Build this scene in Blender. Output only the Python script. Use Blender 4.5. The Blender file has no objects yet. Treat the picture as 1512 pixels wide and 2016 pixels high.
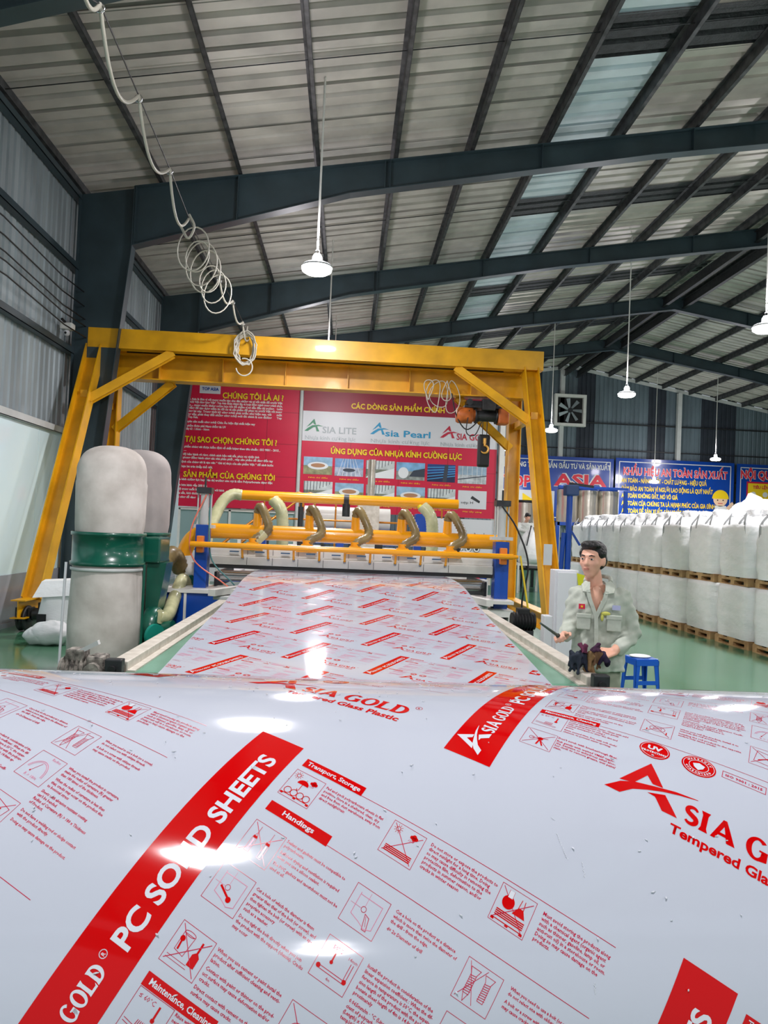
import bpy, bmesh, math, random
import numpy as np
from mathutils import Vector, Matrix
random.seed(7)
PI = math.pi
S = bpy.context.scene
COL = S.collection

# ------------------------------------------------------------------ camera
FPX, CXP, CYP, EYE = 1456.0, 756.0, 1008.0, 1.66      # focal length and centre in pixels of a 1512 x 2016 frame
YAW, PITCH, ROLL = 0.049178, 0.022682, math.radians(2.4)
CM = (Matrix.Rotation(-YAW, 3, 'Z') @ Matrix.Rotation(PI/2 + PITCH, 3, 'X') @ Matrix.Rotation(ROLL, 3, 'Z'))
cam_d = bpy.data.cameras.new('camera'); cam_d.sensor_fit = 'VERTICAL'; cam_d.sensor_height = 36.0
cam_d.lens = FPX/2016*36.0; cam_d.clip_start = 0.02; cam_d.clip_end = 300
cam = bpy.data.objects.new('camera', cam_d); COL.objects.link(cam)
cam.matrix_world = Matrix.Translation((0, 0, EYE)) @ CM.to_4x4()
S.camera = cam
S.view_settings.view_transform = 'Standard'; S.view_settings.look = 'None'
S.view_settings.gamma = 1.0; S.view_settings.use_curve_mapping = False
S.view_settings.exposure = -0.75

def at(px, py, Y):                       # the world point at depth Y that the photograph shows at px, py
    d = CM @ Vector(((px-CXP)/FPX, -(py-CYP)/FPX, -1.0))
    return Vector((0, 0, EYE)) + d*(Y/d.y)

# ------------------------------------------------------------------ world and light
W = bpy.data.worlds.new('world'); S.world = W; W.use_nodes = True
bg = W.node_tree.nodes['Background']; bg.inputs[0].default_value = (0.80, 0.90, 1.0, 1); bg.inputs[1].default_value = 0.7
LAMPS = [(0.7, -8.2), (7.1, -5.7), (-0.6, -1.25), (-0.6, 4.75), (-0.6, 10.75), (-0.6, 16.9), (-0.6, 23.0), (-0.6, 29.2),
         (7.1, 0.3), (7.1, 6.3), (7.1, 12.4), (7.1, 18.8), (7.1, 25.9), (7.1, 32.6),
         (15.6, 4.0), (15.6, 11.0), (15.6, 18.0), (15.6, 25.0), (16.4, 32.4), (14.0, 33.3)]
LAMP_W = 290.0
LZ = 5.42

# ------------------------------------------------------------------ materials
def lin(c):
    return tuple(((v/255)/12.92 if v/255 <= .04045 else ((v/255+.055)/1.055)**2.4) for v in c)
MATS = {}
def mat(name, rgb, rough=.6, metal=0., var=0., vscale=4., rgb2=None, bump=0., bscale=40., spec=.5, coat=0., emit=0., alpha=1., trans=0., stretch=None):
    if name in MATS: return MATS[name]
    m = bpy.data.materials.new(name); m.use_nodes = True; nt = m.node_tree; b = nt.nodes['Principled BSDF']
    c = lin(rgb)
    b.inputs['Base Color'].default_value = (*c, 1); b.inputs['Roughness'].default_value = rough
    b.inputs['Metallic'].default_value = metal; b.inputs['Specular IOR Level'].default_value = spec
    b.inputs['Coat Weight'].default_value = coat; b.inputs['Coat Roughness'].default_value = .06
    b.inputs['Alpha'].default_value = alpha; b.inputs['Transmission Weight'].default_value = trans
    if emit:
        b.inputs['Emission Color'].default_value = (*c, 1); b.inputs['Emission Strength'].default_value = emit
    tc = None
    def coords():
        nonlocal tc
        if tc is None:
            t = nt.nodes.new('ShaderNodeTexCoord'); mp = nt.nodes.new('ShaderNodeMapping')
            if stretch: mp.inputs['Scale'].default_value = stretch
            nt.links.new(t.outputs['Object'], mp.inputs['Vector']); tc = mp.outputs['Vector']
        return tc
    if var or rgb2:
        n = nt.nodes.new('ShaderNodeTexNoise'); n.inputs['Scale'].default_value = vscale; n.inputs['Detail'].default_value = 6
        nt.links.new(coords(), n.inputs['Vector'])
        r = nt.nodes.new('ShaderNodeValToRGB'); r.color_ramp.elements[0].position = .32; r.color_ramp.elements[1].position = .68
        c2 = lin(rgb2) if rgb2 else tuple(v*(1-var) for v in c)
        r.color_ramp.elements[0].color = (*c2, 1); r.color_ramp.elements[1].color = (*(c if rgb2 else tuple(min(1, v*(1+var*.5)) for v in c)), 1)
        nt.links.new(n.outputs['Fac'], r.inputs['Fac']); nt.links.new(r.outputs['Color'], b.inputs['Base Color'])
    if bump:
        n = nt.nodes.new('ShaderNodeTexNoise'); n.inputs['Scale'].default_value = bscale; n.inputs['Detail'].default_value = 4
        nt.links.new(coords(), n.inputs['Vector'])
        bp = nt.nodes.new('ShaderNodeBump'); bp.inputs['Strength'].default_value = bump; bp.inputs['Distance'].default_value = .02
        nt.links.new(n.outputs['Fac'], bp.inputs['Height']); nt.links.new(bp.outputs['Normal'], b.inputs['Normal'])
    MATS[name] = m
    return m

M_FLOOR = mat('green_epoxy', (82, 134, 102), .13, var=.18, vscale=.35, bump=.04, bscale=1.2, spec=.6)
M_ROOF = mat('roof_sheet_tan', (182, 178, 170), .55, var=.3, vscale=1.2, bump=.1, bscale=3)
M_ROOFM = mat('roof_sheet_silver', (206, 200, 190), .32, metal=.35, var=.3, vscale=1.0, bump=.12, bscale=3)
M_ROOFB = mat('roof_sheet_aqua', (198, 214, 220), .45, var=.15, vscale=1.5)
M_DARKR = mat('roof_sheet_dark', (52, 56, 58), .5, metal=.3, rgb2=(30, 32, 34), vscale=9, bump=.5, bscale=30)
M_STEEL = mat('frame_paint_blue_grey', (50, 66, 72), .42, var=.25, vscale=1.6)
M_PURL = mat('purlin_dark', (84, 86, 88), .5, metal=.3, rgb2=(40, 42, 44), vscale=6)
M_WALLM = mat('wall_sheet_grey_green', (158, 170, 174), .5, metal=.15, var=.35, vscale=1.3, stretch=(1, 1, .25))
M_WALLD = mat('wall_sheet_dark', (44, 52, 62), .55, metal=.1, var=.2, vscale=2)
M_WALLB = mat('back_wall_sheet', (104, 120, 128), .5, metal=.15, var=.4, vscale=1.1, stretch=(1, 1, .3))
M_AQUA = mat('aqua_wall_paint', (222, 246, 250), .16, var=.04, vscale=.7, coat=.3)
M_DADO = mat('grey_dado', (164, 168, 176), .25, var=.1, vscale=1, coat=.2)
M_YEL = mat('crane_yellow', (226, 166, 14), .38, var=.22, vscale=2.2, coat=.15)
M_YELP = mat('duct_yellow', (244, 165, 14), .28, var=.05, vscale=3, coat=.3)
M_GREY = mat('machine_grey', (196, 200, 198), .4, var=.08)
M_WHITE = mat('machine_white', (224, 224, 218), .35, var=.08, vscale=5)
M_CREAM = mat('rail_cream', (214, 208, 196), .5, rgb2=(186, 178, 164), vscale=14)
M_BLUE = mat('machine_blue', (16, 72, 168), .3, var=.1, coat=.2)
M_DKGREY = mat('dark_metal', (58, 60, 62), .45, metal=.5, var=.3, vscale=12)
M_BLACK = mat('black_rubber', (20, 20, 22), .5)
M_CHROME = mat('chrome', (200, 202, 204), .18, metal=1)
M_STEELB = mat('stainless', (214, 208, 194), .25, metal=.7, bump=.5, bscale=3.5)
M_BELT = mat('green_belt', (112, 158, 136), .45, rgb2=(92, 140, 116), vscale=7, stretch=(1, .3, 1))
M_BELTR = mat('green_roller', (52, 122, 92), .35, rgb2=(44, 104, 78), vscale=4)
M_FELT = mat('filter_felt', (212, 206, 199), .85, rgb2=(176, 169, 161), vscale=3.2, bump=.25, bscale=5)
M_FELT2 = mat('filter_felt_grey', (176, 168, 164), .85, rgb2=(156, 150, 147), vscale=3.2, bump=.3, bscale=5)
M_TEAL = mat('collector_green', (14, 88, 70), .28, var=.2, vscale=4, coat=.3)
M_HOSE = mat('hose_brown', (150, 130, 84), .35, rgb2=(104, 88, 58), vscale=5)
M_HOSEC = mat('hose_clear', (202, 200, 158), .22, rgb2=(170, 172, 132), vscale=7)
M_BAGW = mat('woven_bag', (245, 247, 247), .5, var=.06, vscale=3, bump=.5, bscale=7, stretch=(1, 1, 2.2))
M_BAGG = mat('bag_strap', (168, 172, 174), .6)
M_WOOD = mat('pallet_wood', (196, 160, 112), .7, rgb2=(150, 116, 76), vscale=5)
M_RED = mat('banner_red', (206, 18, 62), .42, var=.05, vscale=2)
M_DRED = mat('banner_dark_red', (150, 10, 44), .42)
M_YTXT = mat('banner_yellow', (246, 208, 28), .45)
M_WTXT = mat('banner_white', (232, 232, 230), .45)
M_BANB = mat('banner_blue', (14, 66, 160), .25, coat=.4, var=.1, vscale=.6)
M_RTXT = mat('banner_red_text', (226, 52, 72), .4)
M_LTGREY = mat('light_panel', (214, 216, 220), .4)
M_CABLE = mat('white_hose', (190, 186, 172), .45)
M_SHIRT = mat('workwear_grey_green', (196, 202, 190), .85, rgb2=(168, 176, 162), vscale=7, bump=.35, bscale=11)
M_SKIN = mat('skin', (228, 174, 148), .5, var=.1, vscale=10)
M_HAIR = mat('black_hair', (10, 9, 9), .5, bump=.6, bscale=60)
M_STOOL = mat('blue_plastic', (30, 92, 196), .3)
M_GLASS = mat('office_glass', (150, 176, 176), .12, metal=0, var=.1, vscale=1)
M_ORANGE = mat('orange_handrail', (204, 130, 40), .3, metal=.3)

# ------------------------------------------------------------------ mesh helpers
class MB:
    def __init__(s): s.v = []; s.f = []; s.sm = []; s.mi = []
    def add(s, vs, fs, smooth=False, mi=0):
        k = len(s.v); s.v += [tuple(map(float, v)) for v in vs]; s.f += [tuple(i+k for i in f) for f in fs]
        s.sm += [smooth]*len(fs); s.mi += [mi]*len(fs); return s
    def box(s, a, b, mi=0):
        (x0, y0, z0), (x1, y1, z1) = a, b
        return s.add([(x0,y0,z0),(x1,y0,z0),(x1,y1,z0),(x0,y1,z0),(x0,y0,z1),(x1,y0,z1),(x1,y1,z1),(x0,y1,z1)],
                     [(0,3,2,1),(4,5,6,7),(0,1,5,4),(1,2,6,5),(2,3,7,6),(3,0,4,7)], mi=mi)
    def cbox(s, c, d, mi=0):
        return s.box((c[0]-d[0]/2, c[1]-d[1]/2, c[2]-d[2]/2), (c[0]+d[0]/2, c[1]+d[1]/2, c[2]+d[2]/2), mi)
    def bbox(s, a, b, r=.01, mi=0):       # box with chamfered edges
        bm = bmesh.new(); bmesh.ops.create_cube(bm, size=1)
        for v in bm.verts:
            v.co = Vector([(a[i]+b[i])/2 + v.co[i]*(b[i]-a[i]) for i in range(3)])
        bmesh.ops.bevel(bm, geom=list(bm.edges), offset=r, segments=2, affect='EDGES', profile=.6)
        bm.verts.index_update(); s.add([v.co[:] for v in bm.verts], [[v.index for v in f.verts] for f in bm.faces], mi=mi); bm.free(); return s
    def bar(s, p, q, w, h, up=(0, 0, 1), mi=0):   # rectangular bar between two points, w across, h along up
        p, q = Vector(p), Vector(q); d = (q-p).normalized(); u = Vector(up)
        if abs(d.dot(u)) > .98: u = Vector((0, 1, 0))
        x = d.cross(u).normalized(); y = x.cross(d).normalized()
        vs = [e + x*(i*w/2) + y*(j*h/2) for e in (p, q) for i, j in ((-1,-1),(1,-1),(1,1),(-1,1))]
        return s.add(vs, [(0,1,2,3),(7,6,5,4),(0,4,5,1),(1,5,6,2),(2,6,7,3),(3,7,4,0)], mi=mi)
    def ibeam(s, p, q, w, h, tf=.014, tw=.01, up=(0,0,1), mi=0):
        p, q = Vector(p), Vector(q); d = (q-p).normalized(); u = Vector(up)
        if abs(d.dot(u)) > .98: u = Vector((0, 1, 0))
        x = d.cross(u).normalized(); y = x.cross(d).normalized()
        s.bar(p+y*(h/2-tf/2), q+y*(h/2-tf/2), w, tf, y, mi); s.bar(p-y*(h/2-tf/2), q-y*(h/2-tf/2), w, tf, y, mi)
        return s.bar(p, q, tw, h-2*tf, y, mi)
    def tube(s, path, r, n=12, caps=True, smooth=True, mi=0, closed=False):
        path = [Vector(p) for p in path]; N = len(path); rr = r if hasattr(r, '__len__') else [r]*N
        vs = []; t0 = None
        for i, p in enumerate(path):
            a = path[(i-1) % N] if (closed or i > 0) else path[i]; b = path[(i+1) % N] if (closed or i < N-1) else path[i]
            t = (b-a).normalized()
            if t0 is None:
                u = Vector((0, 0, 1)) if abs(t.z) < .9 else Vector((1, 0, 0)); x = t.cross(u).normalized()
            else:
                x = (x - t*x.dot(t)).normalized()
            y = t.cross(x); t0 = t
            vs += [p + (x*math.cos(k*2*PI/n) + y*math.sin(k*2*PI/n))*rr[i] for k in range(n)]
        fs = [(i*n+k, i*n+(k+1) % n, ((i+1) % N)*n+(k+1) % n, ((i+1) % N)*n+k) for i in range(N if closed else N-1) for k in range(n)]
        s.add(vs, fs, smooth, mi)
        if caps and not closed:
            s.add(vs[:n], [tuple(range(n))[::-1]], False, mi); s.add(vs[-n:], [tuple(range(n))], False, mi)
        return s
    def cyl(s, p, q, r, n=16, r2=None, mi=0): return s.tube([p, q], [r, r if r2 is None else r2], n, mi=mi)
    def lathe(s, prof, c=(0,0,0), n=24, axis='Z', smooth=True, mi=0, sx=1, sy=1):
        vs = []
        for r, z in prof:
            for k in range(n):
                a = k*2*PI/n; x, y = r*math.cos(a)*sx, r*math.sin(a)*sy
                v = {'Z': (x, y, z), 'X': (z, x, y), 'Y': (x, z, y)}[axis]
                vs.append((c[0]+v[0], c[1]+v[1], c[2]+v[2]))
        m = len(prof)
        return s.add(vs, [(i*n+k, i*n+(k+1) % n, (i+1)*n+(k+1) % n, (i+1)*n+k) for i in range(m-1) for k in range(n)], smooth, mi)
    def ell(s, c, r, n=16, m=10, rot=None, mi=0):
        vs = []; R = rot or Matrix.Identity(3)
        for i in range(m+1):
            th = PI*i/m
            for k in range(n):
                a = 2*PI*k/n
                vs.append(Vector(c) + R @ Vector((r[0]*math.sin(th)*math.cos(a), r[1]*math.sin(th)*math.sin(a), r[2]*math.cos(th))))
        return s.add(vs, [(i*n+k, (i+1)*n+k, (i+1)*n+(k+1) % n, i*n+(k+1) % n) for i in range(m) for k in range(n)], True, mi)
    def poly(s, pts, mi=0): return s.add(pts, [tuple(range(len(pts)))], mi=mi)
    def prism(s, pts, d, mi=0):
        n = len(pts); d = Vector(d); a = [Vector(p) for p in pts]
        return s.add(a+[p+d for p in a], [tuple(range(n)), tuple(range(2*n-1, n-1, -1))]+[(i, (i+1) % n, n+(i+1) % n, n+i) for i in range(n)], mi=mi)

def mesh_of(mb, name, mats):
    me = bpy.data.meshes.new(name); me.from_pydata(mb.v, [], mb.f)
    for m in (mats if isinstance(mats, (list, tuple)) else [mats]): me.materials.append(m)
    me.polygons.foreach_set('use_smooth', mb.sm); me.polygons.foreach_set('material_index', mb.mi); me.update()
    return me
def ob(name, mb, mats, parent=None, loc=None, kind=None):
    me = mb if isinstance(mb, bpy.types.Mesh) else mesh_of(mb, name, mats)
    o = bpy.data.objects.new(name, me); COL.objects.link(o)
    if parent is not None: o.parent = parent
    if loc is not None: o.location = loc
    if kind: o['kind'] = kind
    return o
def fixn(o):                                   # consistent outward normals
    bm = bmesh.new(); bm.from_mesh(o.data); bmesh.ops.recalc_face_normals(bm, faces=bm.faces); bm.to_mesh(o.data); bm.free(); return o
def tag(o, label, cat, group=None):
    o['label'] = label; o['category'] = cat
    if group: o['group'] = group
    return o
def thing(name, label, cat, loc=(0,0,0), group=None, rz=0):
    o = bpy.data.objects.new(name, None); COL.objects.link(o); o.location = loc; o.rotation_euler = (0, 0, rz)
    o.empty_display_size = .1
    return tag(o, label, cat, group)
def struct(name, loc=(0,0,0)):
    o = bpy.data.objects.new(name, None); COL.objects.link(o); o.location = loc; o['kind'] = 'structure'; return o
def dup(root, loc=None, label=None, rz=None):
    r = root.copy(); COL.objects.link(r)
    if loc is not None: r.location = loc
    if rz is not None: r.rotation_euler = (0, 0, rz)
    if label: r['label'] = label
    for ch in list(root.children):
        c = ch.copy(); COL.objects.link(c); c.parent = r
        for g in list(ch.children):
            d = g.copy(); COL.objects.link(d); d.parent = c
    return r
def catmull(pts, n=8):
    P = [Vector(p) for p in pts]; P = [P[0]*2-P[1]] + P + [P[-1]*2-P[-2]]; out = []
    for i in range(1, len(P)-2):
        for k in range(n):
            t = k/n; a, b, c, d = P[i-1:i+3]
            out.append(.5*((2*b)+(c-a)*t+(2*a-5*b+4*c-d)*t*t+(3*b-a-3*c+d)*t**3))
    out.append(P[-2]); return out

# ------------------------------------------------------------------ lettering
FCACHE = {}
def glyphs(txt, bold=0., res=2):
    key = (txt, bold, res)
    if key in FCACHE: return FCACHE[key]
    c = bpy.data.curves.new('lettering', 'FONT'); c.body = txt; c.size = 1; c.offset = bold; c.resolution_u = res; c.fill_mode = 'FRONT'
    o = bpy.data.objects.new('lettering', c); COL.objects.link(o)
    bpy.context.view_layer.update()
    me = o.to_mesh(); n = len(me.vertices)
    a = np.empty(n*3); me.vertices.foreach_get('co', a); a = a.reshape(-1, 3)[:, :2]
    fs = [tuple(p.vertices) for p in me.polygons]
    o.to_mesh_clear(); bpy.data.objects.remove(o); bpy.data.curves.remove(c)
    FCACHE[key] = (a, fs); return a, fs
def text2d(txt, x0, x1, base, h=None, bold=0., res=2, center=False):
    """letters between x0 and x1 on the baseline; h = cap height (else in proportion)"""
    a, fs = glyphs(txt, bold, res)
    if not len(a): return [], []
    lo, hi = a[:, 0].min(), a[:, 0].max(); k = (x1-x0)/(hi-lo); ky = k if h is None else h/.729
    return np.stack([x0+(a[:, 0]-lo)*k, base+a[:, 1]*ky], 1), fs

class Sign:                                    # flat print on a vertical board facing -Y
    def __init__(s, Y): s.Y = Y; s.mb = {}
    def _m(s, m): return s.mb.setdefault(m.name, (m, MB()))[1]
    def txt(s, t, x0, x1, py, m, Y=None, hpx=None, bold=.0, lift=.012, out=None):
        """baseline starts at pixel (x0, py); ends at x1"""
        A = at(x0, py, s.Y); B = at(x1, py + (x1-x0)*.045, s.Y)
        h = None if hpx is None else hpx*s.Y/FPX
        v, f = text2d(t, A.x, B.x, A.z, h, bold)
        if len(v):
            if out is not None:
                v2, f2 = text2d(t, A.x, B.x, A.z, h, bold+.035)
                s._m(out).add([(p[0], s.Y-lift+.004, p[1]) for p in v2], f2)
            s._m(m).add([(p[0], s.Y-lift, p[1]) for p in v], f)
    def rect(s, x0, z0, x1, z1, m, lift=.008): s._m(m).poly([(x0, s.Y-lift, z0), (x1, s.Y-lift, z0), (x1, s.Y-lift, z1), (x0, s.Y-lift, z1)])
    def pts(s, pp, m, lift=.008): s._m(m).poly([(p[0], s.Y-lift, p[1]) for p in pp])
    def disc(s, x, z, r, m, lift=.008, n=20, rz=None): s.pts([(x+r*math.cos(k*2*PI/n), z+(rz or r)*math.sin(k*2*PI/n)) for k in range(n)], m, lift)
    def build(s, parent, name='print'):
        for m, mb in s.mb.values(): ob(name, mb, m, parent, kind='stuff')

# =================================================================== SETTING
XL, XR, YB, YF, XRI = -4.87, 26.3, 36.0, -9.0, 10.72
ZE, SL = 7.25, .1725
def zroof(x): return ZE + SL*(x-XL) if x <= XRI else ZE + SL*(XRI-XL) - SL*(x-XRI)

fl = MB(); fl.add([(XL-.3, YF, 0), (XR+.3, YF, 0), (XR+.3, YB+.3, 0), (XL-.3, YB+.3, 0)], [(0, 1, 2, 3)])
ob('floor', fl, M_FLOOR, kind='structure')

# corrugated sheet: cross-section running along one axis, extruded along the other
def corr(length, width, pitch=.3, depth=.035, along='x'):
    """verts for a sheet of given width (in v) with trapezoid ribs, extruded in u by length; returns (u, v, w)"""
    n = max(1, round(width/pitch)); p = width/n; prof = []
    for i in range(n):
        b = i*p; prof += [(b, 0), (b+p*.62, 0), (b+p*.72, depth), (b+p*.90, depth)]
    prof.append((width, 0))
    return prof

ceiling = struct('ceiling')
BAYS = [(-9.0, -4.0), (-4.0, 1.6), (1.6, 7.3), (7.3, 13.0), (13.0, 18.7), (18.7, 24.4), (24.4, 30.1), (30.1, 36.0)]
prof = corr(1, .95)
def roof_mesh(name, x0, x1, w, m, dep=.07, pitch=.3):
    pr = corr(1, w+.04, pitch, dep); vs = []
    for x in (x0, x1):
        vs += [(x, v, zroof(x)+.26+h) for v, h in pr]
    n = len(pr); return mesh_of(MB().add(vs, [(i, i+1, n+i+1, n+i) for i in range(n-1)]), name, m)
XS = 3.28; XS2 = 4.62
VENT = [(-1.6, -.65), (4.2, 5.15), (9.95, 10.95), (15.8, 16.72), (21.75, 22.65), (27.5, 28.4), (33.2, 34.1)]
rows = []
edges = [YF]+[v for p in VENT for v in p]+[YB]
for k in range(len(edges)-1):
    L_ = edges[k+1]-edges[k]; n_ = max(1, round(L_/.95)); rows += [(edges[k]+L_*q/n_, L_/n_) for q in range(n_)]
rm = {}
def rsheet(name, x0, x1, y, w, m):
    k = (round(x0, 2), round(x1, 2), round(w, 3), m.name)
    if k not in rm: rm[k] = roof_mesh(name, x0, x1, w, m)
    ob(name, rm[k], None, ceiling, loc=(0, y, random.uniform(0, .012)))
def isvent(yc):
    return any(a <= yc <= b for a, b in VENT)
for y, w in rows:
    yc = y+w/2
    rsheet('roof_sheet', XL-.1, XS, y, w, M_ROOF)
    if isvent(yc):
        rsheet('vent_sheet', XS, XRI, y, w, M_DARKR)
    else:
        rsheet('skylight_sheet', XS, XS2, y, w, M_ROOFB); rsheet('roof_sheet', XS2, XRI, y, w, M_ROOFM)
    rsheet('roof_sheet', XRI, XR+.2, y, w, M_ROOF)
# ridge flashing
ob('ridge_cap', MB().bar((XRI, YF, zroof(XRI)+.34), (XRI, YB, zroof(XRI)+.34), .9, .02), M_DKGREY, ceiling)
# purlins: Z sections, one per bay
PX = [XL+.02+1.36*k-.03 for k in range(0, 12)]
PXR = [XRI+.55+1.36*k for k in range(0, 12)]
def purlin_mesh(L):
    mb = MB(); mb.box((-.004, 0, 0), (.004, L, .2)); mb.box((-.065, 0, .192), (.004, L, .2)); mb.box((-.004, 0, 0), (.065, L, .008)); mb.box((.057, 0, 0), (.065, L, .02))
    return mesh_of(mb, 'purlin', M_PURL)
pm = {}
for a, b in BAYS:
    L = round(b-a, 3)
    if L not in pm: pm[L] = purlin_mesh(L)
    for x in PX+PXR: ob('purlin', pm[L], None, ceiling, loc=(x, a, zroof(x)+.05))
    for i in range(len(PX)-1):       # sag rods between purlins
        if i % 1 == 0: ob('sag_rod', MB().cyl((PX[i], (a+b)/2, zroof(PX[i])+.15), (PX[i+1], (a+b)/2, zroof(PX[i+1])+.15), .008, 6), M_DKGREY, ceiling)

# portal frames: tapered columns and rafters of plated I section
def plate_i(mb, top, bot, Yc, bf=.22, t=.014):
    """web between two polylines (same length) in the XZ plane, flanges along both"""
    n = len(top)
    for yy in (-.005, .005):
        vs = [(p[0], Yc+yy, p[1]) for p in top]+[(p[0], Yc+yy, p[1]) for p in bot]
        mb.add(vs, [(i, i+1, n+i+1, n+i) if yy > 0 else (n+i, n+i+1, i+1, i) for i in range(n-1)])
    for line in (top, bot):
        for i in range(n-1):
            p, q = line[i], line[i+1]
            mb.bar((p[0], Yc, p[1]), (q[0], Yc, q[1]), bf, t, up=(0, 0, 1) if abs(q[0]-p[0]) > abs(q[1]-p[1]) else (1, 0, 0))
def frame(Yc, idx):
    r = struct('portal_frame', (0, 0, 0))
    mb = MB(); zt = zroof
    plate_i(mb, [(XL+.02, 0), (XL+.02, zt(XL)-1.0), (XL+.02, zt(XL))], [(XL+.34, 0), (XL+.945, zt(XL)-.86), (XL+.945, zt(XL+.945))], Yc)
    ob('column', mb, M_STEEL, r)
    mb = MB(); top = [(XL+.95, zt(XL+.95)), (-.2, zt(-.2)), (5.2, zt(5.2)), (XRI, zt(XRI))]
    bot = [(XL+.95, zt(XL+.95)-1.03), (-.2, zt(-.2)-.52), (5.2, zt(5.2)-.40), (XRI, zt(XRI)-.46)]
    plate_i(mb, top, bot, Yc); ob('rafter', mb, M_STEEL, r)
    mb = MB(); top = [(XRI, zt(XRI)), (16.2, zt(16.2)), (21.5, zt(21.5)), (XR-.95, zt(XR-.95))]
    bot = [(XRI, zt(XRI)-.46), (16.2, zt(16.2)-.40), (21.5, zt(21.5)-.52), (XR-.95, zt(XR-.95)-1.0)]
    plate_i(mb, top, bot, Yc); ob('rafter', mb, M_STEEL, r)
    mb = MB(); plate_i(mb, [(XR-.02, 0), (XR-.02, zt(XR))], [(XR-.34, 0), (XR-.96, zt(XR)+.1)], Yc); ob('column', mb, M_STEEL, r)
    for x, d in ((XL+.95, 1.03), (XL+.97, 1.03), (XL+2.72, .8), (.41, .5), (.5, .5), (3.2, .45), (5.95, .42), (8.65, .44), (13.3, .43), (16.1, .42), (18.8, .46)):
        ob('stiffener', MB().box((x-.006, Yc-.105, zt(x)-d+.01), (x+.006, Yc+.105, zt(x)-.005)), M_STEEL, r)
for i, Y in enumerate([1.6, 7.3, 13.0, 18.7, 24.4, 30.1]): frame(Y, i)
# fly brace at the ridge
ridge = struct('ridge_beam')
for x in (XRI-.35, XRI+.35):
    ob('beam', MB().ibeam((x, YF, zroof(XRI)-.25), (x, YB, zroof(XRI)-.25), .12, .3), M_DKGREY, ridge)

# left wall: vertical ribbed sheets on girts above painted panels
wl = struct('wall_left')
def wall_sheet_mesh(w, h, m, pitch=.2, dep=.03):
    pr = corr(1, w, pitch, dep); n = len(pr)
    vs = [(-hh, v, 0) for v, hh in pr]+[(-hh, v, h) for v, hh in pr]
    return mesh_of(MB().add(vs, [(i, i+1, n+i+1, n+i) for i in range(n-1)]), 'wall_sheet', m)
wsm = wall_sheet_mesh(1.0, 4.4, M_WALLM)
y = YF
while y < YB-.5:
    ob('wall_sheet', wsm, None, wl, loc=(XL-.12-random.uniform(0, .01), y, 3.0)); y += 1.0
for z in (3.08, 4.5, 5.97, 7.2):
    for a, b in BAYS:
        ob('girt', MB().box((XL-.1, a, z-.05), (XL+.03, b, z-.04)).box((XL+.02, a, z-.05), (XL+.03, b, z+.06)), M_STEEL if z > 4 else M_GREY, wl)
y = YF; pmesh = mesh_of(MB().bbox((0, .006, 0), (.06, 1.894, 2.31), .004), 'aqua_panel', M_AQUA)
while y < YB-1:
    ob('aqua_panel', pmesh, None, wl, loc=(XL-.1, y, .76)); y += 1.9
ob('dado', MB().box((XL-.12, YF, 0), (XL-.02, YB, .76)), M_DADO, wl)
ob('baseboard_left', MB().box((XL-.03, YF, 0), (XL+.02, YB, .07)), M_DADO, kind='structure')

# back wall: ribbed sheets in lighter and darker bays, girts, gable
wb = struct('wall_back')
x = XL-.2; k = 0
dark = [(11.1, 12.3), (14.3, 15.6), (17.8, 19.0), (22.3, 23.6), (8.1, 9.0), (4.2, 5.6)]
while x < XR+.2:
    w = .9; xm = x+w/2; h = zroof(min(max(xm, XL), XR))+.3
    pr = corr(1, w, .225, .03); n = len(pr)
    vs = [(v, hh, 0) for v, hh in pr]+[(v, hh, h-.08 if v < .45 else h) for v, hh in pr]
    m = M_WALLD if any(a <= xm <= b for a, b in dark) else M_WALLB
    ob('wall_sheet', MB().add(vs, [(i, i+1, n+i+1, n+i) for i in range(n-1)]), m, wb, loc=(x, YB+.02, 0)); x += w
for z in (1.6, 3.2, 4.7, 6.05, 7.35):
    ob('girt', MB().box((XL, YB-.1, z-.05), (XR, YB+.01, z+.0)), M_DKGREY, wb)
for x in (4.0, 10.3, 16.2, 21.6):
    ob('wind_post', MB().ibeam((x, YB-.2, 0), (x, YB-.2, zroof(x)), .2, .2, up=(0, 1, 0)), M_GREY, wb)
ob('gable_trim', MB().bar((XL, YB-.05, ZE+.12), (XRI, YB-.05, zroof(XRI)+.12), .05, .16).bar((XRI, YB-.05, zroof(XRI)+.12), (XR, YB-.05, ZE+.12), .05, .16), M_GREY, wb)
ob('wall_right', MB().box((XR, YF, 0), (XR+.1, YB, ZE+.3)), M_WALLM, kind='structure')
ob('wall_rear', MB().box((XL-.2, YF-.1, 0), (-3.4, YF, 7.2)).box((10.4, YF-.1, 0), (XR+.1, YF, 7.2)).box((-3.4, YF-.1, 5.6), (10.4, YF, 7.2)), M_WALLM, kind='structure')  # unseen wall; wide opening added so daylight brightens the foreground sheet

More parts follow.
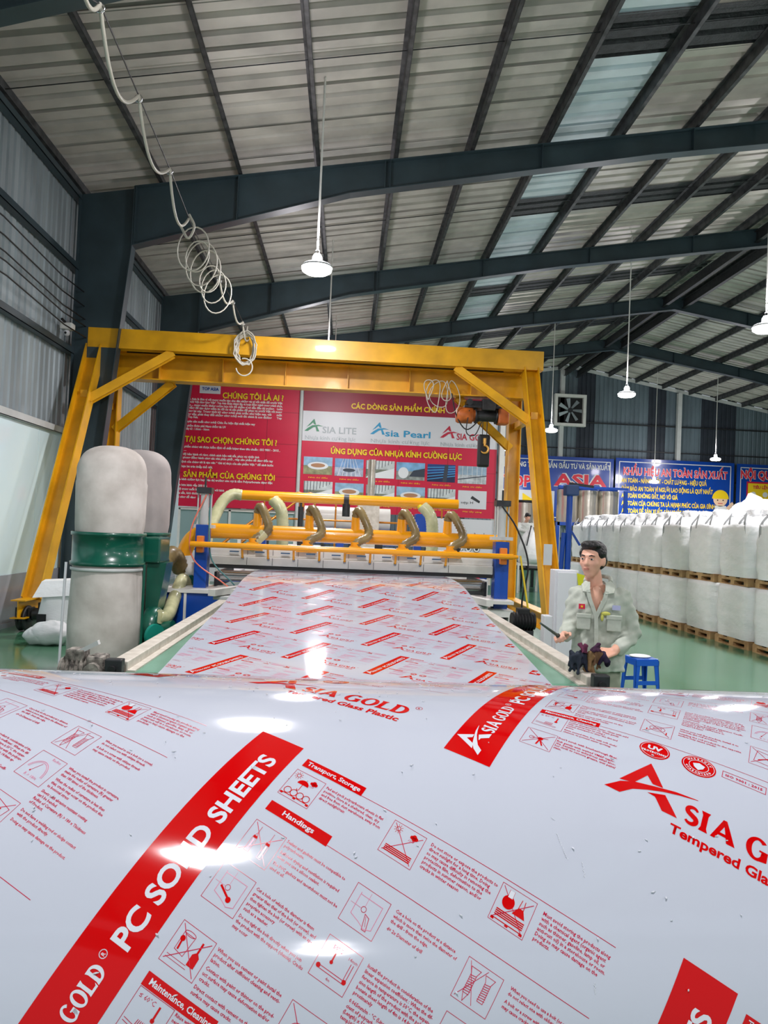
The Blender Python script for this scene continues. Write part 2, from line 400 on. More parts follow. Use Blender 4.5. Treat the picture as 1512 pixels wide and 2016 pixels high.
# =================================================================== LAMPS
M_LAMPG = mat('lamp_diffuser_glow', (255, 252, 244), .5, emit=26.0)
M_LAMPH = mat('lamp_housing', (200, 204, 206), .35, metal=.4)
lamp_d = bpy.data.lights.new('high_bay_light', 'AREA'); lamp_d.shape = 'DISK'; lamp_d.size = .42; lamp_d.energy = LAMP_W; lamp_d.color = (1.0, .955, .985)
up_d = bpy.data.lights.new('added_roof_fill_light', 'POINT'); up_d.energy = 190; up_d.shadow_soft_size = .24; up_d.color = (1, .95, 1.0)  # fill light added above each lamp housing to brighten the roof
LAMP_LABELS = {(-0.6, 10.75): 'bright round high bay lamp on a white rod above the yellow crane\'s left half',
    (7.1, 12.4): 'high bay lamp cut off by the right edge, under the roof ridge', (7.1, 18.8): 'high bay lamp on a long rod, between crane and ridge, right of the wall fan',
    (7.1, 25.9): 'high bay lamp hanging just right of the crane\'s right front leg, below the wall fan', (7.1, 32.6): 'small high bay lamp seen between the crane\'s two right legs',
    (16.4, 32.4): 'high bay lamp in front of the top right corner of the middle blue banner', (14.0, 33.3): 'farthest high bay lamp, hanging low before the middle of the blue slogan banner'}
REST = {(0.7, -8.2): 'far behind the camera, in the row over the conveyor', (7.1, -5.7): 'in the ridge row, far behind the camera', (-0.6, -1.25): 'out of view behind the camera, in the row over the conveyor', (-0.6, 4.75): 'out of view above the frame, over the near end of the conveyor', (-0.6, 16.9): 'hidden behind the crane beam, on a cord just left of the middle',
    (-0.6, 23.0): 'in the left row, hidden behind the red banners', (-0.6, 29.2): 'farthest in the left row, behind the red banners', (7.1, 0.3): 'in the ridge row, out of view beside the camera', (7.1, 6.3): 'in the ridge row, out of view at the right',
    (15.6, 4.0): 'nearest in the far right row, out of view', (15.6, 11.0): 'second in the far right row, out of view', (15.6, 18.0): 'third in the far right row, past the right edge', (15.6, 25.0): 'fourth in the far right row, past the right edge'}
def make_lamp():
    t = thing('high_bay_lamp', '', 'lamp', group='high bay lamps')
    ob('housing', MB().lathe([(0, .20), (.05, .20), (.075, .16), (.08, .07), (.20, .045), (.225, .02), (.225, 0)], n=24), M_LAMPH, t)
    ob('diffuser', MB().lathe([(.222, .018), (.215, -.045), (.17, -.075), (.0, -.085)], n=24), M_LAMPG, t)
    ob('hook', MB().tube([(.03*math.cos(a), 0, .235+.03*math.sin(a)) for a in np.linspace(-PI/2, PI*1.2, 10)], .006, 6), M_CHROME, t)
    return t
lamp0 = make_lamp(); first = True
ALL_LAMPS = [lamp0]+[dup(lamp0) for _ in LAMPS[1:]]
for (x, y), L in zip(LAMPS, ALL_LAMPS):
    z = LZ
    if (x, y) == (14.0, 33.3): z = 4.35
    L.location = (x, y, z); L['label'] = LAMP_LABELS.get((x, y), 'high bay lamp %s' % REST.get((x, y), 'out of view'))
    zr = zroof(x)+.25
    ob('rod', MB().cyl((0, 0, .26), (0, 0, zr-z), .016, 8), M_WHITE, L)
    lo = bpy.data.objects.new('lamp_light', lamp_d); COL.objects.link(lo); lo.parent = L; lo.location = (0, 0, -.095)
    lu = bpy.data.objects.new('added_roof_fill', up_d); COL.objects.link(lu); lu.parent = L; lu.location = (0, 0, .42)

# =================================================================== GANTRY CRANE
cr = thing('gantry_crane', 'tall yellow steel gantry crane straddling the production line', 'crane')
GX0, GX1, GT = -4.5, 3.17, 4.80
# front cross beam: boxed channel
ob('front_beam', MB().ibeam((GX0-.12, 13.1, GT-.03), (GX1+.21, 13.1, GT-.03), .2, .34).box((GX0-.12, 12.99, GT-.2), (GX1+.21, 13.0, GT+.14)), M_YEL, cr)
b = MB().ibeam((GX0-.02, 13.62, 4.40), (GX1+.02, 13.62, 4.40), .32, .46, .02, .012).box((GX0, 13.52, 4.62), (GX1, 13.72, 4.66))
for x in np.linspace(GX0+1, GX1-1, 6): b.box((x-.005, 13.47, 4.18), (x+.005, 13.77, 4.61))
ob('bridge_girder', b, M_YEL, cr)
ob('rear_beam', MB().ibeam((GX0-.1, 14.05, GT-.03), (GX1+.1, 14.05, GT-.03), .2, .3), M_YEL, cr)
for x, s in ((GX0, -1), (GX1-.02, 1)):
    ob('leg', MB().ibeam((x+s*.02, 13.1, GT-.2), (x+s*(-.02), 10.95, .42), .26, .26, .02, .012, up=(1, 0, 0)), M_YEL, cr)
    ob('leg', MB().ibeam((x-s*.03, 14.05, GT-.2), (x-s*.04, 13.98, .42), .24, .24, .02, .012, up=(1, 0, 0)), M_YEL, cr)
    ob('end_beam', MB().ibeam((x, 10.5, .33), (x, 14.5, .33), .2, .26, .016, .012), M_YEL, cr)
    ob('top_tie', MB().ibeam((x, 13.1, GT-.1), (x, 14.05, GT-.1), .16, .2), M_YEL, cr)
    ob('cross_tie', MB().bar((x, 12.6, 3.72), (x, 14.0, 3.72), .12, .12), M_YEL, cr)
    # knee braces
    ob('knee_brace', MB().ibeam((x-s*.08, 12.62, 3.62), (x-s*1.32, 13.1, GT-.22), .14, .14, .012, .01, up=(0, 1, 0)), M_YEL, cr)
    ob('knee_brace', MB().ibeam((x-s*.1, 14.02, 3.3), (x-s*1.2, 13.72, 4.17), .14, .14, .012, .01, up=(0, 1, 0)), M_YEL, cr)
    for yy in (10.75, 14.25):
        w = ob('wheel', MB().lathe([(.03, -.06), (.17, -.06), (.18, -.05), (.18, -.03), (.155, -.03), (.155, .03), (.18, .03), (.18, .05), (.17, .06), (.03, .06)], (x, yy, .185), 28, 'X'), M_DKGREY, cr)
        ob('wheel_fork', MB().box((x-.1, yy-.09, .14), (x-.075, yy+.09, .34)).box((x+.075, yy-.09, .14), (x+.1, yy+.09, .34)).cyl((x-.12, yy, .185), (x+.12, yy, .185), .03, 12), M_DKGREY, cr)
ob('drive_motor', MB().cyl((GX0+.12, 10.75, .25), (GX0+.42, 10.75, .25), .085, 18).cyl((GX0+.42, 10.75, .25), (GX0+.52, 10.75, .25), .07, 18).bbox((GX0+.2, 10.68, .32), (GX0+.34, 10.82, .42)), M_DKGREY, cr)
q_ = at(1079, 1092, 11.18); ob('notice_plate', MB().box((q_.x-.07, 11.17, q_.z-.16), (q_.x+.06, 11.18, q_.z+.16)), M_LTGREY, cr)
ob('trolley_rail', MB().box((GX0+.4, 13.5, 4.64), (GX1-.4, 13.54, 4.69)), M_DKGREY, cr)
ob('insulator_mast', MB().cyl((GX0+.32, 13.1, GT+.13), (GX0+.32, 13.1, GT+.75), .02, 10).lathe([(.03, 0), (.07, .03), (.03, .06), (.07, .1), (.03, .13), (.07, .17), (.03, .2), (.06, .24), (.02, .3)], (GX0+.32, 13.1, GT+.14), 14), M_DKGREY, cr)
# hoist
hp = at(935, 820, 13.45); ho = thing('rope_hoist', 'orange electric hoist trolley with black hook block hanging from the crane girder', 'hoist', (hp.x, 13.62, hp.z))
ob('motor', MB().lathe([(0, -.34), (.13, -.34), (.15, -.3), (.15, -.05), (.11, -.03), (.11, .0)], (-.0, -.12, .02), 20, 'X'), mat('hoist_orange', (196, 104, 44), .45, var=.3, vscale=8), ho)
ob('drum', MB().cyl((.0, -.12, .02), (.42, -.12, .02), .1, 20).lathe([(.1, 0), (.14, 0), (.14, .03), (.1, .03)], (.0, -.12, .02), 20, 'X').lathe([(.1, 0), (.14, 0), (.14, .03), (.1, .03)], (.38, -.12, .02), 20, 'X'), M_DKGREY, ho)
ob('gearbox', MB().bbox((.42, -.26, -.12), (.62, .02, .16), .03), MATS['hoist_orange'], ho)
ob('trolley', MB().box((-.2, -.2, .16), (.5, .16, .2)).box((-.15, .1, .16), (.45, .14, .34)).cyl((-.1, -.15, .27), (-.1, .14, .27), .06).cyl((.4, -.15, .27), (.4, .14, .27), .06), M_DKGREY, ho)
ob('control_box', MB().bbox((.1, -.36, .1), (.34, -.24, .3), .01), M_DKGREY, ho)
ob('rope', MB().cyl((.16, -.12, -.55), (.16, -.12, .0), .008, 6).cyl((.24, -.12, -.55), (.24, -.12, .0), .008, 6), M_DKGREY, ho)
ob('hook_block', MB().bbox((.08, -.19, -.92), (.30, -.05, -.32), .04), M_BLACK, ho)
ob('hook', MB().tube([(.19, -.22, -.40), (.19, -.22, -.5)], .03, 10).tube([(.19+.07*math.sin(a), -.22, -.6+.07*math.cos(a)) for a in np.linspace(-.2, PI*1.35, 16)], [.02]*12+[.017, .014, .01, .005], 8).tube([(.19, -.22, -.5), (.19, -.22, -.53)], .02), mat('hook_brass', (224, 170, 84), .35, metal=.5), ho)
ob('loose_cable', MB().tube(catmull([(-.45, -.2, .4), (-.35, -.22, .0), (-.15, -.2, -.25), (.1, -.18, -.05)]), .012, 6).tube(catmull([(-.12, -.25, .1), (-.16, -.25, -.3), (.0, -.22, -.35), (.12, -.2, -.1)]), .01, 6), M_BLACK, ho)
# cable loops under the girder, left of the hoist
cp = at(868, 757, 13.3); cl = MB()
for k in range(5):
    w_, h_ = .07+.05*(k % 3), .16+.05*((k*2) % 3)
    cl.tube([(cp.x+(k-2)*.11+w_*math.sin(a)+.03*math.sin(2*a+k), 13.3+(k % 3)*.04, cp.z+.05-h_+h_*1.15*math.cos(a)) for a in np.linspace(0, 2*PI, 22)], .009, 6)
tag(ob('cable_coil', cl, M_CABLE), 'loose grey cable loops hanging below the crane girder left of the hoist', 'cable')
cp = at(484, 688, 12.9); cl = MB()
for k in range(6):
    cl.tube([(cp.x+random.uniform(-.02, .02)+(.13+.012*k)*math.sin(a), 12.9-.02*k, cp.z+random.uniform(-.02, .02)+(.24+.012*k)*math.cos(a)) for a in np.linspace(0, 2*PI, 24)], .012, 6)
cl.tube([(cp.x+.14*math.sin(a), 12.8, cp.z-.33+.15*math.cos(a)) for a in np.linspace(-.3, PI*1.35+.3, 16)], .013, 6)
cl.cyl((cp.x, 12.86, cp.z+.25), (cp.x, 12.98, cp.z+.42), .012, 6)
tag(ob('cable_coil', cl, M_CABLE), 'tight oval bundle of white hose hooked over the crane\'s front beam', 'cable')

# hose festoon: steel wire from the near roof to the crane with a white hose hung in loops
F = [(165, -12, 5.2), (197, 8, 5.6), (273, 188, 7.0), (334, 332, 8.3), (372, 430, 9.3), (383, 455, 9.7), (432, 548, 11.2), (458, 592, 11.9), (478, 634, 12.6), (490, 668, 13.0)]
FP = [at(*q) for q in F]
wire_a, wire_b = FP[1], FP[-1]
fe = thing('hose_festoon', 'white air hose hung in loops along a steel wire under the roof', 'hose')
ob('wire', MB().tube([FP[0]+(FP[0]-FP[1])*1.5]+FP, .007, 6), M_DKGREY, fe)
for i, (sag) in enumerate([None, .36, .34, .34, None, None, .2, .18, .16]):
    if sag is None: continue
    p, q = FP[i], FP[i+1]
    d = (q-p)
    pts = [p+d*t+Vector((-.0, 0, -sag*4*(t*(1-t))*(1.25-.5*t))) for t in np.linspace(0, 1, 15)]
    ob('hose_loop', MB().tube(pts, .016, 8), M_CABLE, fe)
    ob('hanger', MB().tube([(p.x+.035*math.cos(a), p.y, p.z-.03+.035*math.sin(a)) for a in np.linspace(0, 2*PI, 12)], .007, 6), M_CHROME, fe)
p = FP[0]; ob('hose_loop', MB().tube([p+(FP[1]-p)*t+Vector((0, 0, -.3*t*(1-t))) for t in np.linspace(-1, 1, 12)], .016, 8), M_CABLE, fe)
p, q = FP[4], FP[5]
for k in range(7):
    c0 = at(381+k*8, 478+k*15, 9.6+k*.16); cl = MB(); rr = .17+random.uniform(-.035, .05)
    cl.tube([(c0.x+rr*.85*math.sin(a)+.04*math.cos(a), c0.y+.08*math.sin(a), c0.z-.08+rr*1.35*math.cos(a)) for a in np.linspace(0, 2*PI, 22)], .010, 6)
    ob('hose_coil', cl, M_CABLE, fe)
p = FP[4]; ob('hose_loop', MB().tube(catmull([FP[4]+Vector((0, 0, .05)), FP[4]+Vector((.07, 0, -.1)), FP[4]+Vector((.0, 0, -.25)), FP[4]+Vector((-.1, 0, -.1))]), .016, 8), M_CABLE, fe)

# wires along the left wall + security camera
for k, (z0, z1) in enumerate(((5.55, 5.5), (5.3, 5.25), (5.12, 5.02), (4.95, 4.9), (4.8, 4.7))):
    pts = [(XL+.14+.02*k, YF+1+s*2.0, z0+(z1-z0)*s/11+.09*abs(math.sin(s*1.57))) for s in range(0, 13)]
    tag(ob('power_cable', MB().tube(pts, .011, 6), M_BLACK), 'black cable strung along the left wall, %s of five' % ('topmost', 'second from top', 'middle', 'second from bottom', 'lowest')[k], 'cable', 'wall cables')
sc_ = at(134, 648, 12.6); t = thing('security_camera', 'small white security camera on a black arm out from the left wall', 'camera', sc_)
ob('arm', MB().bar((XL-sc_.x+.02, -.2, .12), (0, 0, .06), .03, .03), M_BLACK, t)
ob('housing', MB().bbox((-.1, -.11, -.02), (.1, .06, .09), .02), M_WHITE, t)
ob('lens_dome', MB().ell((-.01, -.03, -.07), (.055, .055, .055)), M_LTGREY, t)
ob('lens', MB().ell((-.01, -.08, -.08), (.02, .012, .02)), M_BLACK, t)

# =================================================================== BANNERS
def board(name, label, cat, x0, z0, x1, z1, Y, m, d=.04):
    t = thing(name, label, cat, (0, 0, 0)); ob('board', MB().box((x0, Y, z0), (x1, Y+d, z1)), m, t); return t
X5 = lambda cx: 340+cx/2.291
Y5 = lambda cy: 740+cy/2.291
YBAN = 20.3
t = board('red_banner', 'red wall banner of dense white Vietnamese text under yellow headings, behind the dust collector', 'banner', XL+.28, 2.05, -1.43, 5.62, YBAN, M_RED)
s = Sign(YBAN)
for z in (2.95, 3.85, 4.72): s.rect(XL+.28, z, -1.43, z+.012, M_DRED, .003)
for x in (-4.1, -2.3): s.rect(x, 2.05, x+.012, 5.62, M_DRED, .003)
for txt, a, b_, cy, h in (('CHÚNG TÔI LÀ AI ?', 225, 500, 100, 11.5), ('TẠI SAO CHỌN CHÚNG TÔI ?', 55, 470, 296, 11.5), ('SẢN PHẨM CỦA CHÚNG TÔI', 48, 460, 454, 11)):
    s.txt(txt, X5(a), X5(b_), Y5(cy), M_YTXT, hpx=h, bold=.03, out=M_DRED)
para = [('Top Asia là đơn vị với mong muốn tạo cho dân những giá trị tốt nhất để người Việt', 62, 495, 107), ('“Người Việt dùng hàng Việt”. Top Asia được thành lập và hoạt động mạnh trong ngành nhựa,', 62, 495, 120),
        ('luôn ... mong muốn không ngừng học hỏi để chiếm vị trí dẫn đầu thị trường.   Luôn', 60, 495, 134), ('cố gắng để tạo dựng niềm tin tối ưu và sản phẩm để phục vụ người Việt với mong', 58, 493, 147),
        ('tương lai này. Trong thời kỳ công nghệ phát triển như hiện nay, với      một', 55, 493, 161), ('mong vậy, phát thay đổi những công nghệ mới đó chính là con đường      Top', 52, 492, 175), ('mà Top Asia.', 52, 115, 188),
        ('Chuyên sản xuất công nghệ Châu Âu hiện đại nhất hiện nay', 48, 372, 208), ('Sản phẩm được phủ Nano chống tia UV', 45, 240, 227), ('Độ dày từ : 1.0mm - 16mm', 42, 165, 241),
        ('Sản phẩm chúng tôi được kiểm định về chất lượng theo tiêu chuẩn : ISO 9001 - 2015 ,', 30, 484, 321), ('nhất ....', 22, 62, 336), ('Chế độ bảo hành rõ ràng, chính sách hậu mãi tốt, phục vụ nhiệt tình', 20, 390, 355),
        ('Tiên phong đồng hành cùng các nhà phân phối , giúp sản phẩm dễ dàng đến tay', 18, 452, 370), ('Sứ Mệnh của chúng tôi là tạo nên “ Giá trị thực của sản phẩm Việt ” để sánh bước', 14, 454, 389), ('cùng bạn bè trên khắp thế giới.', 12, 180, 410),
        ('Nhựa kính cường lực hay trên thị trường còn gọi là tấm Polycarbonate dạng đặc', 5, 450, 468), ('• Bền hơn kính gấp 200 lần', 5, 155, 494), ('• Tỉ lệ trong suốt lên đến 90% so với kính', 4, 232, 512), ('• Màu sắc, kích thước đa dạng', 4, 165, 530), ('• Thi công dễ dàng', 4, 104, 548)]
for txt, a, b_, cy in para: s.txt(txt, X5(a), X5(b_), Y5(cy), M_WTXT, hpx=4.2, bold=.03)
s.txt('TOP ASIA', 398, 431, 768, M_BANB, hpx=6, bold=.03, lift=.02); q0 = at(393, 774, YBAN); q1 = at(435, 757, YBAN)
s.rect(q0.x, q0.z, q1.x, q1.z, M_LTGREY, .010)
s.build(t, 'lettering')

def picture(s, x0, z0, x1, z1, kind):
    w, h = x1-x0, z1-z0
    sky = [(150, 186, 214), (120, 160, 206), (206, 214, 214), (126, 176, 216), (30, 66, 130), (150, 176, 196)][kind % 6]
    gnd = [(150, 150, 112), (176, 186, 206), (126, 134, 118), (150, 156, 152), (18, 34, 78), (196, 204, 208)][kind % 6]
    ms = mat('photo_sky_%d' % (kind % 6), sky, .4, var=.25, vscale=6); mg = mat('photo_ground_%d' % (kind % 6), gnd, .4, var=.4, vscale=9)
    mdk = mat('photo_dark', (52, 62, 76), .4); mlt = mat('photo_light', (226, 230, 232), .4)
    s.rect(x0, z0, x1, z1, mg, .006); s.rect(x0, z0+h*.5, x1, z1, ms, .008)
    k = kind % 6
    if k == 0:
        s.disc(x0+w*.5, z0+h*.5, w*.36, mlt, .010, rz=h*.22); s.disc(x0+w*.5, z0+h*.52, w*.25, mat('photo_tan', (176, 128, 92), .4), .012, rz=h*.12)
    elif k == 1:
        for i in range(6): s.pts([(x0+w*(.1+.16*i), z0), (x0+w*(.12+.16*i), z0), (x0+w*(.3+.08*i), z1), (x0+w*(.29+.08*i), z1)], mlt, .010)
        s.disc(x0+w*.5, z0+h*.35, w*.22, mdk, .011, rz=h*.1)
    elif k == 2:
        for i in range(9): s.pts([(x0+w*.11*i, z0+h*(.2+.08*i)), (x0+w*(.11*i+.02), z0+h*(.2+.08*i)), (x0+w*(.11*i+.03), z1), (x0+w*(.11*i+.01), z1)], mdk, .010)
        s.pts([(x0, z0), (x1, z0), (x1, z0+h*.6), (x0+w*.1, z0+h*.15)], mlt, .011)
    elif k == 3:
        s.disc(x0+w*.25, z0+h*.4, w*.18, mlt, .010, rz=h*.32); s.pts([(x0+w*.45, z0+h*.2), (x1, z0+h*.2), (x1, z0+h*.7), (x0+w*.6, z0+h*.55)], mdk, .010)
    elif k == 4:
        for i in range(5): s.pts([(x0, z0+h*(.1+.17*i)), (x1, z0+h*(.35+.13*i)), (x1, z0+h*(.4+.13*i)), (x0, z0+h*(.14+.17*i))], mat('photo_cyan', (70, 160, 220), .4), .010)
        s.pts([(x0+w*.55, z0), (x0+w*.7, z0), (x0+w*.75, z1), (x0+w*.62, z1)], mdk, .012)
    else:
        for i in range(5): s.rect(x0+w*(.15+.17*i), z0, x0+w*(.165+.17*i), z1, mlt, .010)
        s.pts([(x0, z0+h*.2), (x1, z0+h*.45), (x1, z0+h*.5), (x0, z0+h*.25)], mdk, .011)

def swoosh(s, px, py, w, m, lift=.012):
    """the angular A emblem: peak with a curved bar through it; px,py lower-left in pixels, w pixel width"""
    A = at(px, py, s.Y); k = w*s.Y/FPX
    U = lambda a, b: (A.x+a*k, A.z+b*k)
    s.pts([U(.12, .25), U(.52, .72), U(.56, .72), U(.66, .40), U(.54, .42), U(.48, .52), U(.30, .36)], m, lift)
    s.pts([U(.60, .38), U(.70, .36), U(.86, .02), U(.70, .02)], m, lift)
    s.pts([U(0, .02), U(.2, .02), U(.5, .24), U(.8, .33), U(1.1, .32), U(.8, .40), U(.45, .36), U(.2, .2)], m, lift+.002)
t = board('red_banner', 'red and white product banner with three logos and rows of small photos', 'banner', -1.33, 2.06, 4.06, 5.58, YBAN, M_RED)
s = Sign(YBAN)
a1, b1 = at(X5(565), Y5(155), YBAN), at(X5(1452), Y5(352), YBAN)
s.rect(-1.33, a1.z, 4.06, 5.58, M_DRED, .004)
s.rect(-1.33, b1.z+.12, 4.06, a1.z, M_LTGREY, .006)
for x in (.0, 1.35, 2.7): s.rect(x, 2.06, x+.01, b1.z+.12, M_DRED, .003)
for z in (2.5, 3.3): s.rect(-1.33, z, 4.06, z+.01, M_DRED, .003)
s.txt('CÁC DÒNG SẢN PHẨM CHÍNH', X5(805), X5(1226), Y5(147), M_YTXT, hpx=10.5, bold=.03)
s.txt('ỨNG DỤNG CỦA NHỰA KÍNH CƯỜNG LỰC', X5(713), X5(1303), Y5(350), M_YTXT, hpx=11, bold=.035, out=M_DRED)
M_LG = mat('logo_green', (44, 132, 92), .4); M_LB = mat('logo_cyan', (40, 150, 196), .4); M_LR = mat('logo_red', (188, 30, 60), .4); M_SCR = mat('script_grey', (172, 180, 184), .5)
for (a, b_, tx, cy, m, lx) in ((675, 828, 'SIA LITE', 257, M_SCR, 594), (958, 1162, 'sia Pearl', 272, M_LB, 890), (1280, 1432, 'SIA GOLD', 288, M_LR, 1205)):
    s.txt(tx, X5(a), X5(b_), Y5(cy), m, hpx=13, bold=.02)
    swoosh(s, X5(lx), Y5(cy-8), 34, {M_SCR: M_LG, M_LB: M_LB, M_LR: M_LR}[m])
    s.txt('Nhựa kính cường lực', X5(lx+3), X5(b_-4), Y5(cy+28), M_SCR, hpx=8)
q = [(592, 718), (733, 858), (873, 998), (1010, 1135), (1150, 1272), (1288, 1413)]
for i, (a, b_) in enumerate(q):
    cy = 363+i*8.5; A = at(X5(a), Y5(cy), YBAN); B = at(X5(b_), Y5(cy+91), YBAN); picture(s, A.x, B.z+.04, B.x, A.z, i)
    s.txt('Nhà thi đấu', X5(a+20), X5(b_-20), Y5(cy+97), M_YTXT, hpx=2.6)
    A = at(X5(a), Y5(cy+110), YBAN); B = at(X5(b_), Y5(cy+201), YBAN)
    if i < 5: picture(s, A.x, B.z+.04, B.x, A.z, (i*2+2) % 4)
    else:
        s.rect(A.x, B.z+.02, B.x, A.z, M_LTGREY, .008); m_ = (A+B)/2
        s.pts([(m_.x-.05, m_.z+.05), (m_.x+.2, m_.z-.08), (m_.x+.22, m_.z-.02), (m_.x+.0, m_.z+.12)], M_DKGREY, .011)
        s.txt('nẹp H', X5(a+12), X5(a+66), Y5(cy+170), M_DKGREY, hpx=5)
    s.txt('Mái lấy sáng', X5(a+20), X5(b_-20), Y5(cy+209), M_YTXT, hpx=2.6)
s.build(t, 'lettering')
# steel pole between the banners, and the carrying posts
tag(ob('support_pole', MB().cyl((-1.38, YBAN-.1, 0), (-1.38, YBAN-.1, 5.9), .05, 14), M_GREY), 'grey steel pole standing between the two red banners', 'pole')
tag(ob('support_pole', MB().ibeam((4.2, YBAN+.02, 0), (4.2, YBAN+.02, 5.9), .14, .16, up=(0, 1, 0)), M_WHITE), 'white steel post at the right end of the photo banner', 'pole')
# white poster below the red banner
t = board('wall_poster', 'white poster with small round symbols below the red photo banner', 'poster', 2.25, .55, 4.06, 2.02, YBAN, M_LTGREY)
s = Sign(YBAN); s.txt('CÔNG PHÂN BIỆT GIẢ', 880, 955, 1056, M_DKGREY, hpx=7, bold=.02)
for i, x in enumerate((880, 905, 922, 938)):
    c0 = at(x, 1078+i, YBAN); s.disc(c0.x, c0.z, .1, M_DKGREY if i else M_RED, .008); s.disc(c0.x, c0.z, .085, M_WTXT, .010); s.disc(c0.x, c0.z, .045, M_RED if i < 2 else M_DKGREY, .012)
s.build(t, 'lettering')
t = board('fire_sign', 'small red and blue NO FIRE sign low behind the machine', 'sign', at(899, 1150, 12.2).x, at(899, 1150, 12.2).z, at(966, 1128, 12.2).x, at(966, 1128, 12.2).z, 12.2, M_WHITE)
s = Sign(12.2); A = at(901, 1146, 12.2); B = at(945, 1133, 12.2); s.rect(A.x, A.z, B.x, B.z, M_RED); s.txt('NO FIRE', 903, 941, 1145, M_WTXT, hpx=8, bold=.03)
A = at(938, 1148, 12.2); s.pts([(A.x, A.z), (A.x+.12, A.z), (A.x+.2, A.z+.14), (A.x+.08, A.z+.14)], M_BANB, .01); s.build(t, 'lettering')
s = None
# glazed office front under the left red banner
t = thing('office_partition', 'glazed white-framed office partition below the left red banner', 'partition')
for k in range(5):
    x0 = XL+.3+k*.68; ob('pane', MB().box((x0+.03, YBAN+.1, .9), (x0+.65, YBAN+.11, 1.96)), M_GLASS, t); ob('panel', MB().bbox((x0+.03, YBAN+.08, .03), (x0+.65, YBAN+.12, .86), .008), M_LTGREY, t)
    ob('mullion', MB().box((x0-.03, YBAN+.06, 0), (x0+.03, YBAN+.14, 2.0)), M_WHITE, t)
ob('head_rail', MB().box((XL+.28, YBAN+.06, 1.96), (-1.45, YBAN+.14, 2.03)), M_WHITE, t)

# blue banners on the back wall
YBB = 35.6
def blue(label, px0, px1, pyt, zb):
    A = at(px0, pyt, YBB); B = at(px1, pyt+(px1-px0)*.042, YBB)
    t = board('blue_banner', label, 'banner', A.x, zb, B.x, A.z, YBB, M_BANB, .06); s = Sign(YBB)
    for x0, z0, x1, z1 in ((A.x+.16, A.z-.2, B.x-.16, A.z-.16), (A.x+.16, zb+.14, B.x-.16, zb+.18), (A.x+.16, zb+.16, A.x+.2, A.z-.18), (B.x-.2, zb+.16, B.x-.16, A.z-.18)): s.rect(x0, z0, x1, z1, M_WTXT)
    return t, s
t, s = blue('blue company banner with big red lettering, behind the crane\'s right legs', 983, 1209, 893, 2.4)
s.txt('CÔNG TY CỔ PHẦN ĐẦU TƯ VÀ SẢN XUẤT', 1006, 1202, 917, M_WTXT, hpx=10, bold=.03)
s.txt('TOP', 988, 1046, 955, M_RTXT, hpx=22, bold=.035, out=M_WTXT); s.txt('ASIA', 1090, 1195, 955, M_RTXT, hpx=24, bold=.035, out=M_WTXT)
A = at(985, 962, YBB); B = at(1090, 1012, YBB); s.rect(A.x, B.z, B.x, A.z, M_LTGREY); s.disc(A.x+1.3, A.z-.5, .4, M_YTXT, .01, 3); s.pts([(A.x+1.6, B.z+.1), (A.x+2.5, B.z+.1), (A.x+2.2, A.z-.2)], M_BANB, .01)
s.disc(at(993, 908, YBB).x, at(993, 908, YBB).z, .26, M_LTGREY, .011)
s.build(t, 'lettering')
t, s = blue('blue safety slogan banner with yellow lines and a cartoon helmet child, above the white bags', 1213, 1446, 901, 2.5)
s.txt('KHẨU HIỆU AN TOÀN SẢN XUẤT', 1227, 1432, 934, M_RTXT, hpx=15, bold=.03, out=M_WTXT)
for tx, x1, y in (('AN TOÀN - NĂNG SUẤT - CHẤT LƯỢNG - HIỆU QUẢ', 1391, 951), ('ĐẢM BẢO AN TOÀN VÌ NGƯỜI LAO ĐỘNG LÀ QUÝ NHẤT', 1403, 967), ('AN TOÀN KHÔNG ĐẮT, NÓ VÔ GIÁ', 1334, 981), ('AN TOÀN CỦA CHÚNG TA LÀ HẠNH PHÚC CỦA GIA ĐÌNH', 1407, 996), ('AN TOÀN ĐỂ SẢN XUẤT, SẢN XUẤT PHẢI AN TOÀN', 1392, 1011)):
    s.txt(tx, 1223, x1, y-2, M_YTXT, hpx=9, bold=.03)
c0 = at(1418, 983, YBB); M_FACE = mat('cartoon_face', (244, 206, 172), .5)
s.disc(c0.x, c0.z, .36, M_FACE, .012); s.pts([(c0.x+.42*math.cos(a), c0.z+.02+.44*math.sin(a)) for a in np.linspace(0, PI, 14)], M_YTXT, .015)
s.disc(c0.x-.14, c0.z-.05, .035, M_BLACK, .016, 8); s.disc(c0.x+.14, c0.z-.05, .035, M_BLACK, .016, 8); s.rect(c0.x-.12, c0.z-.22, c0.x+.12, c0.z-.19, M_RED, .016)
s.pts([(c0.x-.45, c0.z-.95), (c0.x+.5, c0.z-.95), (c0.x+.3, c0.z-.32), (c0.x-.25, c0.z-.32)], M_WTXT, .012); s.pts([(c0.x+.3, c0.z-.4), (c0.x+.6, c0.z-.1), (c0.x+.68, c0.z-.22), (c0.x+.4, c0.z-.6)], M_FACE, .013)
s.build(t, 'lettering')
t, s = blue('blue rules banner with yellow notice sheets, cut by the right edge above the bags', 1452, 1640, 913, 2.4)
s.txt('NỘI QUY', 1458, 1530, 941, M_RTXT, hpx=16, bold=.045, out=M_WTXT)
